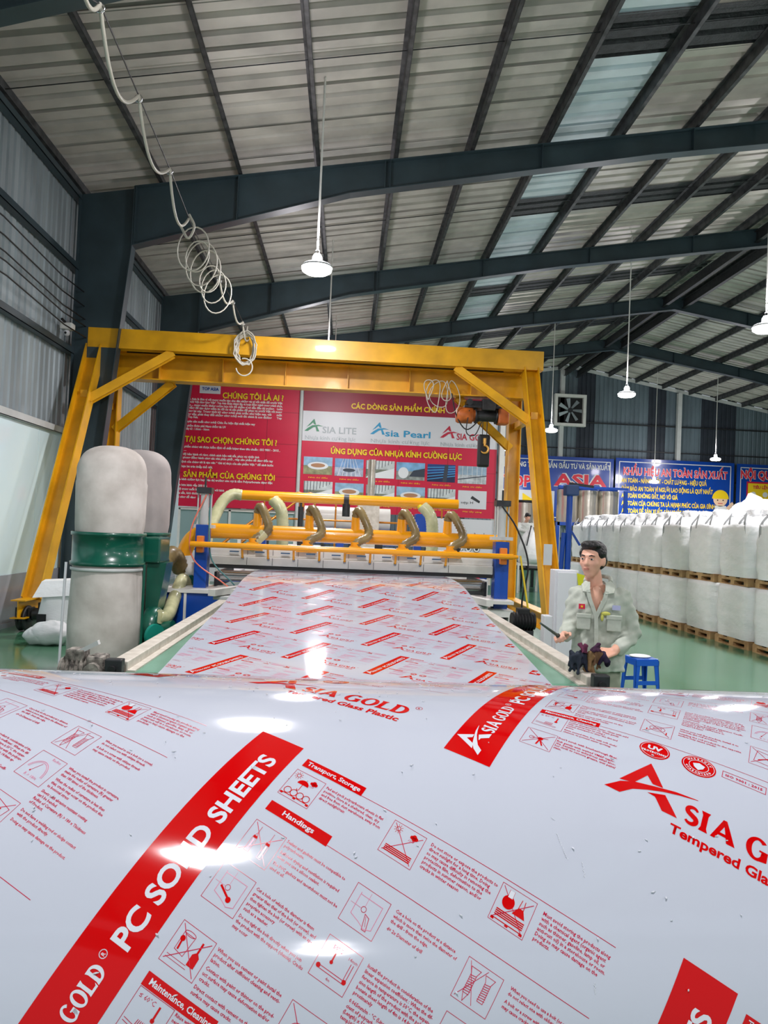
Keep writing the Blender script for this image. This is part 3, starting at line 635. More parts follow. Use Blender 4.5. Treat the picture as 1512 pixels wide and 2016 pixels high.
for px0 in (1470, 1556):
    A = at(px0, 948, YBB); B = at(px0+80, 1020, YBB); s.rect(A.x, B.z, B.x, A.z, M_RED, .010); s.rect(A.x+.07, B.z, B.x-.07, A.z-.08, M_YTXT, .012)
    s.txt('TIÊU LỆNH PCCC', px0+12, px0+70, 962, M_RED, hpx=6, bold=.04, lift=.014)
    for k in range(3):
        x = A.x+.35+k*.6; s.disc(x, A.z-.62, .13, M_WTXT, .014); s.disc(x, A.z-1.05, .24, M_RED if k % 2 == 0 else mat('flame_orange', (240, 160, 20), .5), .014, 9)
    for k in range(3): s.txt('NỘI DUNG', px0+10+k*23, px0+28+k*23, 1002, M_DRED, hpx=4, lift=.014)
s.build(t, 'lettering')

# exhaust fan in the back wall
fc = at(1122, 808, 35.6); t = thing('exhaust_fan', 'square white exhaust fan with dark blades high in the back wall', 'fan', (fc.x, 35.55, fc.z))
R_ = .62
ob('frame', MB().box((-.78, -.06, -.78), (.78, .2, -.64)).box((-.78, -.06, .64), (.78, .2, .78)).box((-.78, -.06, -.64), (-.64, .2, .64)).box((.64, -.06, -.64), (.78, .2, .64)), M_WHITE, t)
ob('backing', MB().box((-.64, .15, -.64), (.64, .17, .64)), M_BLACK, t)
ob('hub', MB().cyl((0, -.05, 0), (0, .1, 0), .12, 16), M_DKGREY, t)
for k in range(7):
    a = k*2*PI/7; c, s_ = math.cos(a), math.sin(a)
    pr = lambda r, w, y: (r*c-w*s_, y, r*s_+w*c)
    ob('blade', MB().prism([pr(.1, -.03, 0), pr(.58, -.11, -.03), pr(.6, .07, .04), pr(.1, .05, .03)], (0, .008, 0)), M_WALLM, t)

# =================================================================== DUST COLLECTOR
dx, dy = at(213, 1100, 7.6).x, 7.6
t = thing('dust_collector', 'twin-bag dust collector with green drums and pale felt bags, left of the conveyor', 'dust collector', (dx, dy, 0))
def bag(cx, cy, z0, z1, r, top, m):
    mb = MB()
    if top: pr = [(r*.97, z0), (r*1.0, z0+.1), (r*1.02, z0+.5), (r*1.0, z1-.36)]+[(r*(math.cos(a)**.7), z1-.27+.27*math.sin(a)) for a in np.linspace(.12, PI/2-.01, 11)]+[(0, z1)]
    else: pr = [(r*.5, z0), (r*.9, z0+.03), (r*1.04, z0+.15), (r*1.06, z0+.5), (r*1.0, z1-.1), (r*.99, z1)]
    n = 40; vs = []
    for j, (rr, z) in enumerate(pr):
        for k in range(n):
            a = 2*PI*k/n; w = 1+.012*math.sin(3*a+z*4)+.008*math.sin(7*a+z*2.3+j); vs.append((cx+rr*w*math.cos(a), cy+rr*w*math.sin(a), z))
    mb.add(vs, [(j*n+k, j*n+(k+1) % n, (j+1)*n+(k+1) % n, (j+1)*n+k) for j in range(len(pr)-1) for k in range(n)], True); return mb
for i, (cx, cy) in enumerate(((0, 0), (.02, .95))):
    m = M_FELT if i == 0 else M_FELT2
    ob('upper_bag', bag(cx, cy, 1.50, 2.38+.06*i, .335, True, m), m, t)
    ob('lower_bag', bag(cx, cy, .12, 1.19, .335, False, m), m, t)
    ob('drum', MB().lathe([(.345, 1.18), (.36, 1.18), (.36, 1.215), (.345, 1.22), (.345, 1.47), (.36, 1.475), (.36, 1.51), (.345, 1.51)], (cx, cy, 0), 40), M_TEAL, t)
    ob('strap', MB().lathe([(.348, 1.13), (.353, 1.135), (.353, 1.155), (.348, 1.16)], (cx, cy, 0), 40), M_GREY, t)
ob('duct_housing', MB().bbox((.26, .3, 1.2), (.44, .72, 1.47), .02).prism([(.3, .35, 1.2), (.5, .35, 1.2), (.44, .35, .8), (.40, .35, .55), (.3, .35, .55)], (0, .3, 0)), M_TEAL, t)
ob('fan_casing', MB().lathe([(0, -.07), (.2, -.07), (.22, -.05), (.22, .05), (.2, .07), (0, .07)], (.40, .3, .52), 32, 'X').bbox((.3, .15, .08), (.48, .5, .34)), M_TEAL, t)
ob('fan_motor', MB().cyl((.46, .1, .47), (.49, .08, .47), .12, 24), mat('motor_teal', (24, 146, 128), .3), t)
ob('inlet', MB().cyl((.51, .3, .5), (.62, .28, .52), .09, 20), M_TEAL, t)
ob('frame_post', MB().cyl((-.39, -.12, .1), (-.37, -.12, 1.2), .014, 8), M_LTGREY, t); ob('frame_post', MB().cyl((.39, -.1, .1), (.39, -.1, 1.2), .014, 8), M_TEAL, t)
ob('frame_post', MB().cyl((-.39, 1.0, .1), (-.39, 1.0, 1.2), .014, 8), M_LTGREY, t)
ob('base', MB().bbox((-.48, -.45, .0), (.6, 1.4, .1), .015), M_TEAL, t)

def crumple(mb, a):
    v = np.array(mb.v); f = lambda q, k: np.sin(q[:, 0]*k+3*np.sin(q[:, 2]*k*.7))*np.cos(q[:, 1]*k*.9+2*np.sin(q[:, 0]*k*.6))
    d = f(v, 17)*.6+f(v[:, [2, 0, 1]], 31)*.4
    v[:, 0] += d*a; v[:, 2] = np.maximum(.005, v[:, 2]+np.roll(d, 3)*a); v[:, 1] += np.roll(d, 7)*a*.6
    mb.v = [tuple(q) for q in v]; return mb
def hose(name, pts, r, m, parent=None, ridge=.09, n=14, step=.022):
    P = catmull(pts, 12); L = [0]
    for i in range(1, len(P)): L.append(L[-1]+(P[i]-P[i-1]).length)
    N = max(12, int(L[-1]/step)); path = []; rr = []
    for k in range(N+1):
        d = L[-1]*k/N; i = max(1, next((j for j in range(len(L)) if L[j] >= d-1e-9), len(L)-1)); u = (d-L[i-1])/max(1e-9, L[i]-L[i-1])
        path.append(P[i-1].lerp(P[i], u)); rr.append(r*(1+(ridge if k % 2 else -ridge*.4)))
    return ob(name, MB().tube(path, rr, n), m, parent)

# =================================================================== EXTRACTION DUCTS
YD = 9.45
def W3(px, py, Y): return at(px, py, Y)
t = thing('extraction_duct', 'fat orange-yellow extraction duct across the machine with an elbow at its left end', 'duct')
pa, pb = W3(425, 1045, YD), W3(990, 1068, YD); z = (pa.z+pb.z)/2
el = [Vector((pb.x, YD, z)), Vector((pa.x, YD, z)), Vector((pa.x-.16, YD, z-.02)), Vector((pa.x-.3, YD, z-.12)), Vector((pa.x-.37, YD, z-.26)), Vector((pa.x-.385, YD, z-.38))]
ob('pipe', MB().tube([el[0]]+[el[1]]+catmull(el[1:], 6)[1:], .094, 28), M_YELP, t)
ob('fitting', MB().cyl(el[-1]+Vector((0, 0, .05)), el[-1]+Vector((.02, 0, -.22)), .102, 24).cyl(el[-1]+Vector((.02, -.0, -.12)), el[-1]+Vector((.3, -.02, -.12)), .1, 20), M_WHITE, t)
ob('collar', MB().cyl(el[-1]+Vector((.06, 0, -.2)), el[-1]+Vector((.1, 0, -.38)), .115, 20), M_TEAL, t)
e = el[-1]
hose('flexible_hose', [e+Vector((-.02, -.02, -.12)), at(340, 1092, 9.2), at(322, 1110, 9.05), at(313, 1130, 8.95), at(314, 1146, 8.9), at(306, 1158, 8.7), at(292, 1166, 8.3)], .098, M_HOSE, t, ridge=.13, step=.024)
hose('flexible_hose', [e+Vector((.08, 0, -.36)), at(360, 1140, 9.2), at(349, 1163, 8.9), at(340, 1186, 8.5), at(333, 1206, 8.15), at(324, 1217, 7.95), at(312, 1214, 7.88)], .066, M_HOSEC, t, ridge=.12, step=.022)
ob('hose_cuff', MB().cyl(at(316, 1214, 7.84), at(304, 1214, 7.88), .075, 20), M_HOSEC, t)
for i, (px, clear) in enumerate(((522, 1), (606, 0), (697, 0), (787, 0), (878, 0))):
    c = W3(px+(2 if i else -16), 1050+(px-522)*.045, YD)
    x, y, zt = c.x, YD, z
    ob('riser', MB().tube([(x-.0, y, zt+.02), (x-.0, y, zt+.27)], [.062, .05], 18), M_YELP, t)
    ob('outlet_boot', MB().prism([(x-.13, 9.02, 1.335), (x+.13, 9.02, 1.335), (x+.065, 9.02, 1.43), (x-.065, 9.02, 1.43)], (0, .18, 0)).cyl((x, 9.1, 1.42), (x, 9.1, 1.48), .055, 16), M_YELP, t)
    pts = [(x-.0, y, zt+.24), (x+.01, y-.02, zt+.31), (x+.05, y-.08, zt+.32), (x+.11, y-.16, zt+.22), (x+.165, y-.22, zt+.09), (x+.15, y-.28, zt-.0), (x+.05, y-.33, zt-.055), (x, y-.35, zt-.11)]
    hose('flexible_hose', pts, .05, M_HOSE, t, ridge=.15, step=.02)
    if clear: hose('clear_sleeve', [(x+.13, y-.30, zt-.0), (x+.03, y-.33, zt-.11), (x-.04, y-.34, zt-.22)], .06, M_HOSEC, t, ridge=.04)
YU = 11.4
t = thing('extraction_duct', 'slimmer yellow extraction duct above and behind the fat one, open right end', 'duct')
pa, pb = W3(470, 975, YU), W3(902, 993, YU); z2 = (pa.z+pb.z)/2
ob('pipe', MB().cyl((pa.x, YU, z2), (pb.x, YU, z2), .078, 24), M_YELP, t)
ob('clamp', MB().cyl((W3(682, 990, YU).x, YU, z2-.26), (W3(682, 990, YU).x, YU, z2-.05), .06, 14).cyl((W3(682, 990, YU).x-.04, YU, z2), (W3(682, 990, YU).x+.04, YU, z2), .084, 20), M_DKGREY, t)
hose('flexible_hose', [(pa.x+.05, YU, z2), (pa.x-.1, YU-.02, z2), (pa.x-.24, YU-.1, z2-.15), (pa.x-.36, YU-.3, z2-.55), (pa.x-.4, YU-.5, z2-1.0), (pa.x-.35, YU-.6, z2-1.35)], .085, M_HOSEC, t, ridge=.05)
for px in (553, 845):
    c = W3(px-8, 985, YU); hose('clear_sleeve', [(c.x-.05, YU-.08, z2-.05), (c.x+.08, YU-.12, z2-.2), (c.x+.12, YU-.12, z2-.5), (c.x+.1, YU-.1, z2-.85), (c.x-.05, YU-.1, z2-1.0)], .09, M_HOSEC, t, ridge=.05)
    ob('branch', MB().cyl((c.x-.12, YU, z2), (c.x+.02, YU-.1, z2-.17), .05, 14), mat('branch_yellow', (226, 208, 40), .4), t)

# =================================================================== LAMINATING / CUTTING MACHINE
YM = 9.1
t = thing('cutting_machine', 'blue-post cutting machine with white clamp bar and yellow handrail spanning the sheet', 'machine')
xl, xr = W3(398, 1100, YM).x, W3(985, 1110, YM).x
ob('post', MB().bbox((xl-.075, YM-.1, .78), (xl+.075, YM+.1, 1.62), .01), M_BLUE, t)
ob('post', MB().bbox((xr-.085, YM-.1, .72), (xr+.085, YM+.1, 1.56), .01), M_BLUE, t)
for x in (xl, xr):
    ob('air_cylinder', MB().cyl((x, YM, 1.62), (x, YM, 2.02), .05, 20).box((x-.13, YM-.08, 1.58), (x+.13, YM+.08, 1.62)).box((x-.08, YM-.07, 2.0), (x+.08, YM+.07, 2.06)).cyl((x+.08, YM, 1.62), (x+.08, YM, 2.0), .01, 8).cyl((x-.08, YM, 1.62), (x-.08, YM, 2.0), .01, 8), M_CHROME if 0 else M_GREY, t)
    ob('cylinder_cap', MB().box((x-.09, YM-.08, 2.0), (x+.09, YM+.08, 2.07)).cyl((x, YM, 2.06), (x, YM, 2.2), .012, 8), M_DKGREY, t)
zb = 1.275
ob('clamp_bar', MB().bbox((xl+.1, YM-.06, zb-.125), (xr-.1, YM+.1, zb-.02), .012).bbox((xl+.1, YM-.02, zb-.02), (xr-.1, YM+.1, zb+.075), .01), M_WHITE, t)
ob('cabinet', MB().bbox((xl-.42, YM-.35, .02), (xl+.95, YM+.7, .82), .015), M_BLUE, t)
ob('cabinet_trim', MB().box((xl-.12, YM-.37, .05), (xl-.09, YM-.34, .82)).box((xl-.42, YM-.38, .82), (xr+.1, YM+.4, .86)), M_WHITE, t)
ob('cabinet', MB().bbox((xr-.12, YM-.05, .02), (xr+.10, YM+.4, .70), .015), M_DKGREY, t)
ob('frame', MB().box((xr-.55, YM-.3, .66), (xr+.12, YM+.5, .74)).box((xr+.06, YM-.3, .0), (xr+.12, YM-.24, .66)).box((xr+.06, YM+.44, .0), (xr+.12, YM+.5, .66)).box((xr-.55, YM-.3, .3), (xr-.5, YM-.25, .66)), M_WHITE, t)
zh = at(700, 1084, YM-.25).z
ob('handrail', MB().cyl((xl-.1, YM-.25, zh), (xr+.1, YM-.25, zh), .034, 18).cyl((xr+.1, YM-.25, zh), (xr+.16, YM-.25, zh), .022, 10), M_YELP, t)
for x in (xl, xr): ob('clamp', MB().bbox((x-.04, YM-.2, zh-.1), (x+.04, YM-.1, zh+.1), .01), mat('clamp_orange', (226, 130, 40), .4), t)
nn = 9
xs = [xl+.5+(xr-xl-1.2)*k/(nn-1) for k in range(nn)]
for x in xs:
    ob('hanger_rod', MB().cyl((x, YM-.2, zh), (x, YM-.12, zh-.14), .014, 8), M_YELP, t)
    ob('clamp_screw', MB().cyl((x, YM-.11, zh-.14), (x, YM-.09, zb-.05), .018, 10), M_CHROME, t)
    ob('release_lever', MB().box((x-.16, YM-.09, zb+.03), (x-.05, YM-.06, zb+.045)), mat('lever_blue', (60, 96, 130), .4), t)
    ob('bar_joint', MB().box((x+.045, YM-.063, zb-.12), (x+.05, YM-.055, zb-.03)).box((x+.045, YM-.023, zb), (x+.05, YM-.018, zb+.07)), M_DKGREY, t)
ob('blade_slot', MB().box((xl+.1, YM-.04, zb-.17), (xr-.1, YM+.06, zb-.13)), M_BLACK, t)
# white guide arms either side, under the bar
for sx, x0 in ((1, xl+.3), (-1, xr-.3)):
    for k in range(2):
        xa = x0+sx*k*.22
        ob('guide_arm', MB().bar((xa, YM-.95+.12*k, .885), (xa+sx*.28, YM-.3, .9), .09, .07), M_WHITE, t)
    ob('guide_bracket', MB().bbox((min(x0, x0+sx*.6), YM-.85, .80), (max(x0, x0+sx*.6), YM-.6, .84), .01), M_GREY, t)
# lower feed frame and rolls behind the bar
ob('feed_roll', MB().cyl((xl+.15, YM+.4, .98), (xr-.15, YM+.4, .98), .07, 20), M_CHROME, t)
ob('feed_roll', MB().cyl((xl+.15, YM+.75, .96), (xr-.15, YM+.75, .96), .07, 20), M_BLACK, t)
ob('side_plate', MB().box((xl+.12, YM+.2, .84), (xl+.15, YM+1.6, 1.04)), M_DKGREY, t); ob('side_plate', MB().box((xr-.15, YM+.2, .74), (xr-.12, YM+1.6, 1.04)), M_DKGREY, t)
for nm, c, sx in (('air_hose', (232, 120, 96), 0), ('air_hose', (60, 120, 120), .12)):
    ob(nm, MB().tube(catmull([(xl+.03+sx*.4, YM-.08, 1.98), (xl-.12+sx*1.8, YM-.15, 1.55), (xl-.06+sx*1.8, YM-.2, 1.2), (xl+.28+sx, YM-.25, .96), (xl+.42+sx*.6, YM-.25, .86)]), .009, 6), mat('hose_col_%d' % c[0], c, .4), t)
ob('air_hose', MB().tube(catmull([(xr-.03, YM-.12, 2.0), (xr+.16, YM-.16, 1.72), (xr+.3, YM-.2, 1.3), (xr+.24, YM-.2, .8), (xr+.3, YM-.3, .2)]), .012, 6), M_BLACK, t)
ob('air_hose', MB().tube(catmull([(xr+.2, YM-.2, 1.4), (xr+.28, YM-.25, .9), (xr+.38, YM-.3, .3)]), .012, 6), mat('hose_yellow', (226, 196, 40), .4), t)

# =================================================================== EXTRUDER AND CALENDER BEHIND
t = thing('calender_frame', 'grey roller stand with orange handrails and steps behind the extraction ducts', 'machine')
YC = 14.6
A, B = W3(520, 1000, YC), W3(900, 1000, YC)
for z in (2.18, 1.78): ob('guard_rail', MB().cyl((A.x, YC, z), (B.x-.3, YC, z), .02, 10), M_ORANGE, t)
for x in np.linspace(A.x, B.x-.3, 6): ob('rail_post', MB().cyl((x, YC, 1.2), (x, YC, 2.18), .018, 10), M_ORANGE, t)
ob('platform', MB().box((A.x-.2, YC, 1.14), (B.x+.2, YC+1.6, 1.2)), M_GREY, t)
for x in (A.x-.1, -.4, .9, B.x): ob('leg', MB().box((x-.04, YC+.1, 0), (x+.04, YC+.18, 1.14)), M_WHITE, t); ob('leg', MB().box((x-.04, YC+1.4, 0), (x+.04, YC+1.48, 1.14)), M_WHITE, t)
ob('roller', MB().cyl((W3(600, 1010, YC+1).x, YC+1, 1.84), (W3(768, 1010, YC+1).x, YC+1, 1.84), .24, 30), M_WHITE, t)
ob('roller_cradle', MB().box((W3(590, 1010, YC+1).x, YC+.8, 1.3), (W3(780, 1010, YC+1).x, YC+1.3, 1.56)), M_BLUE, t)
ob('control_cabinet', MB().bbox((W3(704, 1010, YC-.4).x, YC-.4, .6), (W3(747, 1010, YC-.4).x, YC-.05, 2.1), .01), M_CREAM, t)
ob('air_cylinder', MB().cyl((W3(592, 1010, YC-1).x, YC-1, 1.5), (W3(592, 1010, YC-1).x, YC-1, 2.0), .05, 16).cyl((W3(592, 1010, YC-1).x, YC-1, 2.0), (W3(592, 1010, YC-1).x, YC-1, 2.2), .02, 10), M_DKGREY, t)
ob('motor_housing', MB().bbox((W3(818, 1020, YC-.2).x, YC-.2, 1.4), (W3(832, 1020, YC-.2).x+.1, YC+.1, 1.98), .02), M_BLUE, t)
ob('frame_rail', MB().box((A.x-.4, YC-1.1, 1.36), (B.x, YC-1.0, 1.46)).box((A.x-.4, YC-1.1, .9), (B.x, YC-1.0, .98)), M_WHITE, t)
for x in np.linspace(A.x-.3, B.x-.1, 9): ob('frame_upright', MB().box((x-.03, YC-1.1, 0), (x+.03, YC-1.04, 1.36)), M_WHITE if int(x*10) % 2 else M_DKGREY, t)
ob('side_board', MB().box((W3(850, 1000, YC-.6).x, YC-.6, .9), (W3(905, 1000, YC-.6).x, YC-.55, 1.9)), M_LTGREY, t)
for k, (xa, xb) in enumerate(((-2.05, -1.0), (-1.75, -.78))):     # stair handrails
    ob('stair_rail', MB().tube(catmull([(xa-.5, YC-1.0, 1.02), (xa+.3, YC-.6, 1.72), (xb-.1, YC-.3, 2.2), (xb+.06, YC-.28, 2.28), (xb+.14, YC-.28, 2.14), (xb+.1, YC-.28, 1.6)]), .024, 10), M_ORANGE, t)
    for j in range(3): ob('rail_post', MB().cyl((xa-.3+.42*j, YC-.9+.2*j, .3), (xa-.3+.42*j, YC-.9+.2*j, 1.2+.36*j), .018, 8), M_ORANGE if j % 2 else M_WHITE, t)
for j in range(5): ob('stair_tread', MB().box((-2.3+.22*j, YC-1.0, .22+.22*j), (-2.0+.22*j, YC-.3, .25+.22*j)), M_DKGREY, t)
tag(ob('steel_mast', MB().cyl((W3(729, 1000, 16.5).x, 16.5, 0), (W3(729, 1000, 16.5).x, 16.5, at(729, 905, 16.5).z), .085, 18), M_STEELB), 'polished steel vertical mast rising behind the yellow ducts before the photo banner', 'mast')
t = thing('coating_machine', 'white and blue machine body standing behind the clamp bar', 'machine')
YK = 11.9
for k in range(6):
    x0 = -1.6+k*.62
    ob('housing', MB().bbox((x0, YK, .9), (x0+.56, YK+.5, 1.24+.1*(k % 2)), .012), M_WHITE if k != 2 else M_DKGREY, t)
    ob('bracket', MB().bbox((x0+.2, YK-.1, 1.24), (x0+.32, YK+.1, 1.46), .01), M_BLACK if k % 2 else M_BLUE, t)
ob('base', MB().box((-1.9, YK-.1, .0), (2.3, YK+.7, .9)), M_LTGREY, t)
ob('top_rail', MB().box((-1.7, YK+.1, 1.44), (2.2, YK+.16, 1.5)), M_WHITE, t)
ob('guide_roll', MB().cyl((-1.6, YK-.2, 1.12), (2.0, YK-.2, 1.12), .06, 18), M_BLACK, t)

# =================================================================== CONVEYOR
t = thing('belt_conveyor', 'long belt conveyor with green belt and cream side rails carrying the printed sheet', 'conveyor')
CZ = .775; Y0c, Y1c = 4.35, 8.0
xL0, xR0 = at(238, 1288, 4.4).x, at(1168, 1330, 4.4).x
ob('belt', MB().bbox((xL0+.06, Y0c, CZ-.13), (xR0-.06, Y1c, CZ), .05), M_BELT, t)
ob('end_roller', MB().cyl((xL0+.05, Y0c-.02, CZ-.075), (xR0-.05, Y0c-.02, CZ-.075), .078, 28), M_BELTR, t)
for x, s_ in ((xL0, -1), (xR0, 1)):
    ob('side_rail', MB().bbox((x-.05, Y0c+.02, CZ-.06), (x+.05, Y1c, CZ+.055), .006), M_CREAM, t)
    ob('rail_flange', MB().box((x-.05+(.1 if s_ < 0 else -.045), Y0c+.02, CZ-.005), (x+.05-(-.045 if s_ < 0 else .1), Y1c, CZ+.005)), M_CREAM, t)
    ob('bearing_block', MB().bbox((x-.045, Y0c-.1, CZ-.14), (x+.05, Y0c-.03, CZ+.085), .008).cyl((x, Y0c-.13, CZ-.06), (x, Y0c-.02, CZ-.06), .05, 16), M_DKGREY, t)
    ob('bearing', MB().cyl((x, Y0c-.125, CZ+.03), (x, Y0c-.06, CZ+.03), .022, 16), M_BLACK, t)
    for yy in (4.8, 6.3, 7.8): ob('leg', MB().box((x-.04, yy, 0), (x+.04, yy+.08, CZ-.06)), M_GREY, t)
    ob('frame_beam', MB().box((x-.035, Y0c+.3, .3), (x+.035, Y1c, .36)), M_GREY, t)
ob('cross_beam', MB().box((xL0, 4.8, .3), (xR0, 4.86, .36)), M_GREY, t)
mx = at(190, 1290, 4.32)
t = thing('drive_motor', 'dusty geared motor on the near left corner of the conveyor', 'motor', (mx.x-.02, 4.34, CZ+.02))
t.scale = (1.05, 1.2, 1.25)
MD = mat('dusty_motor', (158, 152, 142), .8, rgb2=(64, 60, 56), vscale=30, bump=.6, bscale=40)
ob('motor_body', MB().cyl((-.17, 0, -.02), (.02, 0, -.02), .062, 18), MD, t)
ob('fins', MB().lathe([(r, -.16+.012*i) for i in range(14) for r in ((.078 if i % 2 else .06),)], (0, 0, -.02), 20, 'X', smooth=False), MD, t)
ob('gearbox', MB().bbox((-.02, -.06, -.09), (.07, .06, .06), .015).cyl((.02, -.09, -.01), (.02, .06, -.01), .045, 16), MD, t)
ob('shaft', MB().cyl((.06, 0, -.05), (.18, 0, -.05), .022, 14), mat('rusty_shaft', (150, 92, 70), .6), t)
ob('terminal_box', MB().bbox((-.14, -.04, .03), (-.04, .05, .085), .008), MD, t)
ob('torque_arm', MB().bar((-.1, -.02, .06), (.03, -.02, .12), .03, .02), M_GREY, t)
ob('mount', MB().box((-.2, -.06, -.12), (.1, .06, -.09)).box((-.15, -.05, -.635), (-.09, .05, -.12)), MD, t)
mp = at(1012, 1218, 7.7)
t = thing('geared_motor', 'black motor beside the far right end of the conveyor rail', 'motor', (mp.x+.05, 7.6, mp.z))
ob('body', MB().cyl((-.12, -.08, 0), (.12, -.08, 0), .085, 20).bbox((-.06, -.13, .06), (.06, .0, .13), .01), M_BLACK, t)
ob('fins', MB().lathe([(.098 if i % 2 else .08, -.11+.016*i) for i in range(14)], (0, -.08, 0), 20, 'X', smooth=False), M_BLACK, t)
ob('stand', MB().box((-.1, -.14, -mp.z), (.1, 0, -.09)), M_DKGREY, t)

# =================================================================== BIG BAGS ON PALLETS
def pallet_mesh():
    t = thing('pallet', '', 'pallet', group='wooden pallets')
    for i in range(3): ob('deck_board', MB().box((-.5+.0, -.5+.36*i+.02, .115), (.5, -.5+.36*i+.26, .135)), M_WOOD, t)
    for i in range(3): ob('stringer', MB().box((-.5, -.5+.44*i, .02), (.5, -.5+.44*i+.1, .115)) if 0 else MB().box((-.5+.44*i, -.5, .075), (-.4+.44*i, .5, .115)), M_WOOD, t)
    for i in range(3):
        for j in range(3): ob('block', MB().box((-.5+.44*i, -.5+.44*j, .015), (-.38+.44*i, -.38+.44*j, .075)), M_WOOD, t)
    for i in range(3): ob('base_board', MB().box((-.5+.44*i, -.5, 0), (-.38+.44*i, .5, .015)), M_WOOD, t)
    return t
def bag_mesh(seed, tuft=True, h=.84):
    rnd = random.Random(seed); n = 36; prof = []
    for j in range(13):
        z = h*j/12; prof.append((z, .53-.02*(abs(j-6)/6)**2+.004*math.sin(j*2.1+seed)))
    vs = []
    for z, r in prof:
        sq = 9.0
        for k in range(n):
            a = 2*PI*k/n+PI/n; c, s_ = math.cos(a), math.sin(a); d = r/((abs(c)**sq+abs(s_)**sq)**(1/sq))
            d *= 1+.008*math.sin(5*a+z*17+seed)+.006*rnd.uniform(-1, 1)
            vs.append((d*c, d*s_, z))
    # shoulder and gathered neck
    for z, r, wv in ((h+.05, .47, .03), (h+.10, .38, .07), (h+.15, .28, .16), (h+.19, .2, .25), (h+.25, .24, .3), (h+.29, .17, .4)) if tuft else ((h+.03, .3, .02), (h+.04, .02, 0)):
        for k in range(n):
            a = 2*PI*k/n+PI/n; d = r*(1+wv*math.sin(6*a+seed)+.4*wv*rnd.uniform(-1, 1)); vs.append((d*math.cos(a), d*math.sin(a), z+.02*rnd.uniform(-1, 1)))
    m = len(vs)//n
    mb = MB().add(vs, [(j*n+k, j*n+(k+1) % n, (j+1)*n+(k+1) % n, (j+1)*n+k) for j in range(m-1) for k in range(n)], True)
    mb.poly(vs[-n:]); return mesh_of(mb, 'bag_body', M_BAGW)
def strap_mesh(seed):
    out = []
    for sx in (-1, 1):
        for sy in (-.26, .26):
            y0 = sy; mb = MB()
            pts = catmull([(sx*.49, y0-.12, .62), (sx*.50, y0-.1, .84), (sx*.44, y0-.05+.03*seed, 1.0), (sx*.40, y0+.06, 1.0), (sx*.49, y0+.12, .84), (sx*.49, y0+.14, .62)], 4)
            for p, q in zip(pts[:-1], pts[1:]): mb.bar(p, q, .055, .008, up=(sx, 0, .2))
            out.append(mesh_of(mb, 'lifting_strap', M_BAGG))
    return out
BM = [bag_mesh(s_) for s_ in range(4)]; BL = [bag_mesh(s_+9, False) for s_ in range(3)]; SM = [strap_mesh(s_) for s_ in (0, 1)]
p0 = pallet_mesh(); firstp = True
ordn = ['nearest the camera']+[q+' from the near end' for q in 'second third fourth fifth sixth seventh eighth ninth tenth'.split()]
def put_bag(x, y, z, k, upper, row, lab, ii):
    global firstp
    P_ = p0 if firstp else dup(p0); firstp = False
    P_.location = (x, y, z); P_.rotation_euler = (0, 0, random.uniform(-.04, .04)); P_['label'] = 'wooden pallet under ' + lab.replace('white bulk ', '')
    t = thing('bulk_bag', lab, 'sack', (x, y, z+.136), 'white bulk bags stacked on pallets', random.uniform(-.05, .05))
    mm = (BM if upper else BL)[ii % (4 if upper else 3)]
    b = ob('bag_body', mm, None, t); b.rotation_euler = (0, 0, (ii % 4)*PI/2)
    if upper:
        for q_ in SM[ii % 2]: ob('lifting_strap', q_, None, t).rotation_euler = (0, 0, random.uniform(-.06, .06))
for k in range(10):
    y = 9.55+1.12*k; x = 6.85-.018*k
    put_bag(x, y, 0, k, False, 0, 'lower white bulk bag in the front row, %s' % ordn[k], k)
    put_bag(x+.02, y+.02, .985, k, True, 0, 'upper white bulk bag in the front row, %s' % ordn[k], k+1)
for k in range(8):
    y = 10.2+1.15*k; x = 8.05
    put_bag(x, y, 0, k, False, 1, 'lower white bulk bag in the back row, %s' % ordn[k], k+2)
    put_bag(x, y, .985, k, True, 1, 'upper white bulk bag in the back row, %s' % ordn[k], k+3)
for k, (y, z) in enumerate(((14.0, 2.05), (12.55, 2.05))):
    t = thing('bulk_bag', ('half-empty white bag with a peaked corner lying on top of the back row', 'slack white bag lying on top of the back row, nearer the camera')[k], 'sack', (8.0, y, z+.1), None, .2)
    vs = crumple(MB().ell((0, 0, .14), (.56, .52, .26), 28, 16), .05); ob('bag_body', vs, M_BAGW, t)
    ob('corner_peak', crumple(MB().tube([(-.2, -.1, .2), (-.26, -.1, .36), (-.34, -.12, .48)], [.26, .15, .03], 14), .03), M_BAGW, t)

# =================================================================== SILOS
sp = W3(1155, 1000, 22.6)
t = thing('hopper_tank', 'row of three stainless steel tanks on a blue frame behind the crane\'s right leg', 'tank', (0, 0, 0))
x0, x1 = W3(1096, 1000, 22.6).x, W3(1216, 1000, 22.6).x; zt = at(1150, 966, 22.6).z; zb_ = at(1150, 1030, 22.6).z; r = (x1-x0)/6
for k in range(3):
    cx = x0+r+2*r*k
    ob('tank_shell', MB().lathe([(r*.98, zb_), (r*1.0, zb_+.3), (r*.97, zb_+.55), (r*1.0, zt)], (cx, 22.6, 0), 28), M_STEELB, t)
    ob('tank_lid', MB().cyl((cx, 22.6, zt), (cx, 22.6, zt+.05), r*.9, 24), M_BLUE, t)
ob('cone', MB().lathe([(x1-x0)*.45 and ((x1-x0)*.46, zb_-.02), (.12, zb_-1.15), (.1, zb_-1.2)], ((x0+x1)/2+.1, 22.6, 0), 28), mat('hopper_dark', (66, 78, 74), .3, metal=.4), t)
for x in (x0-.1, x0+.75, x1+.05):
    for yy in (22.1, 23.1): ob('leg', MB().box((x-.05, yy-.05, 0), (x+.05, yy+.05, zb_ if x != x1+.05 else zt)), M_BLUE, t)
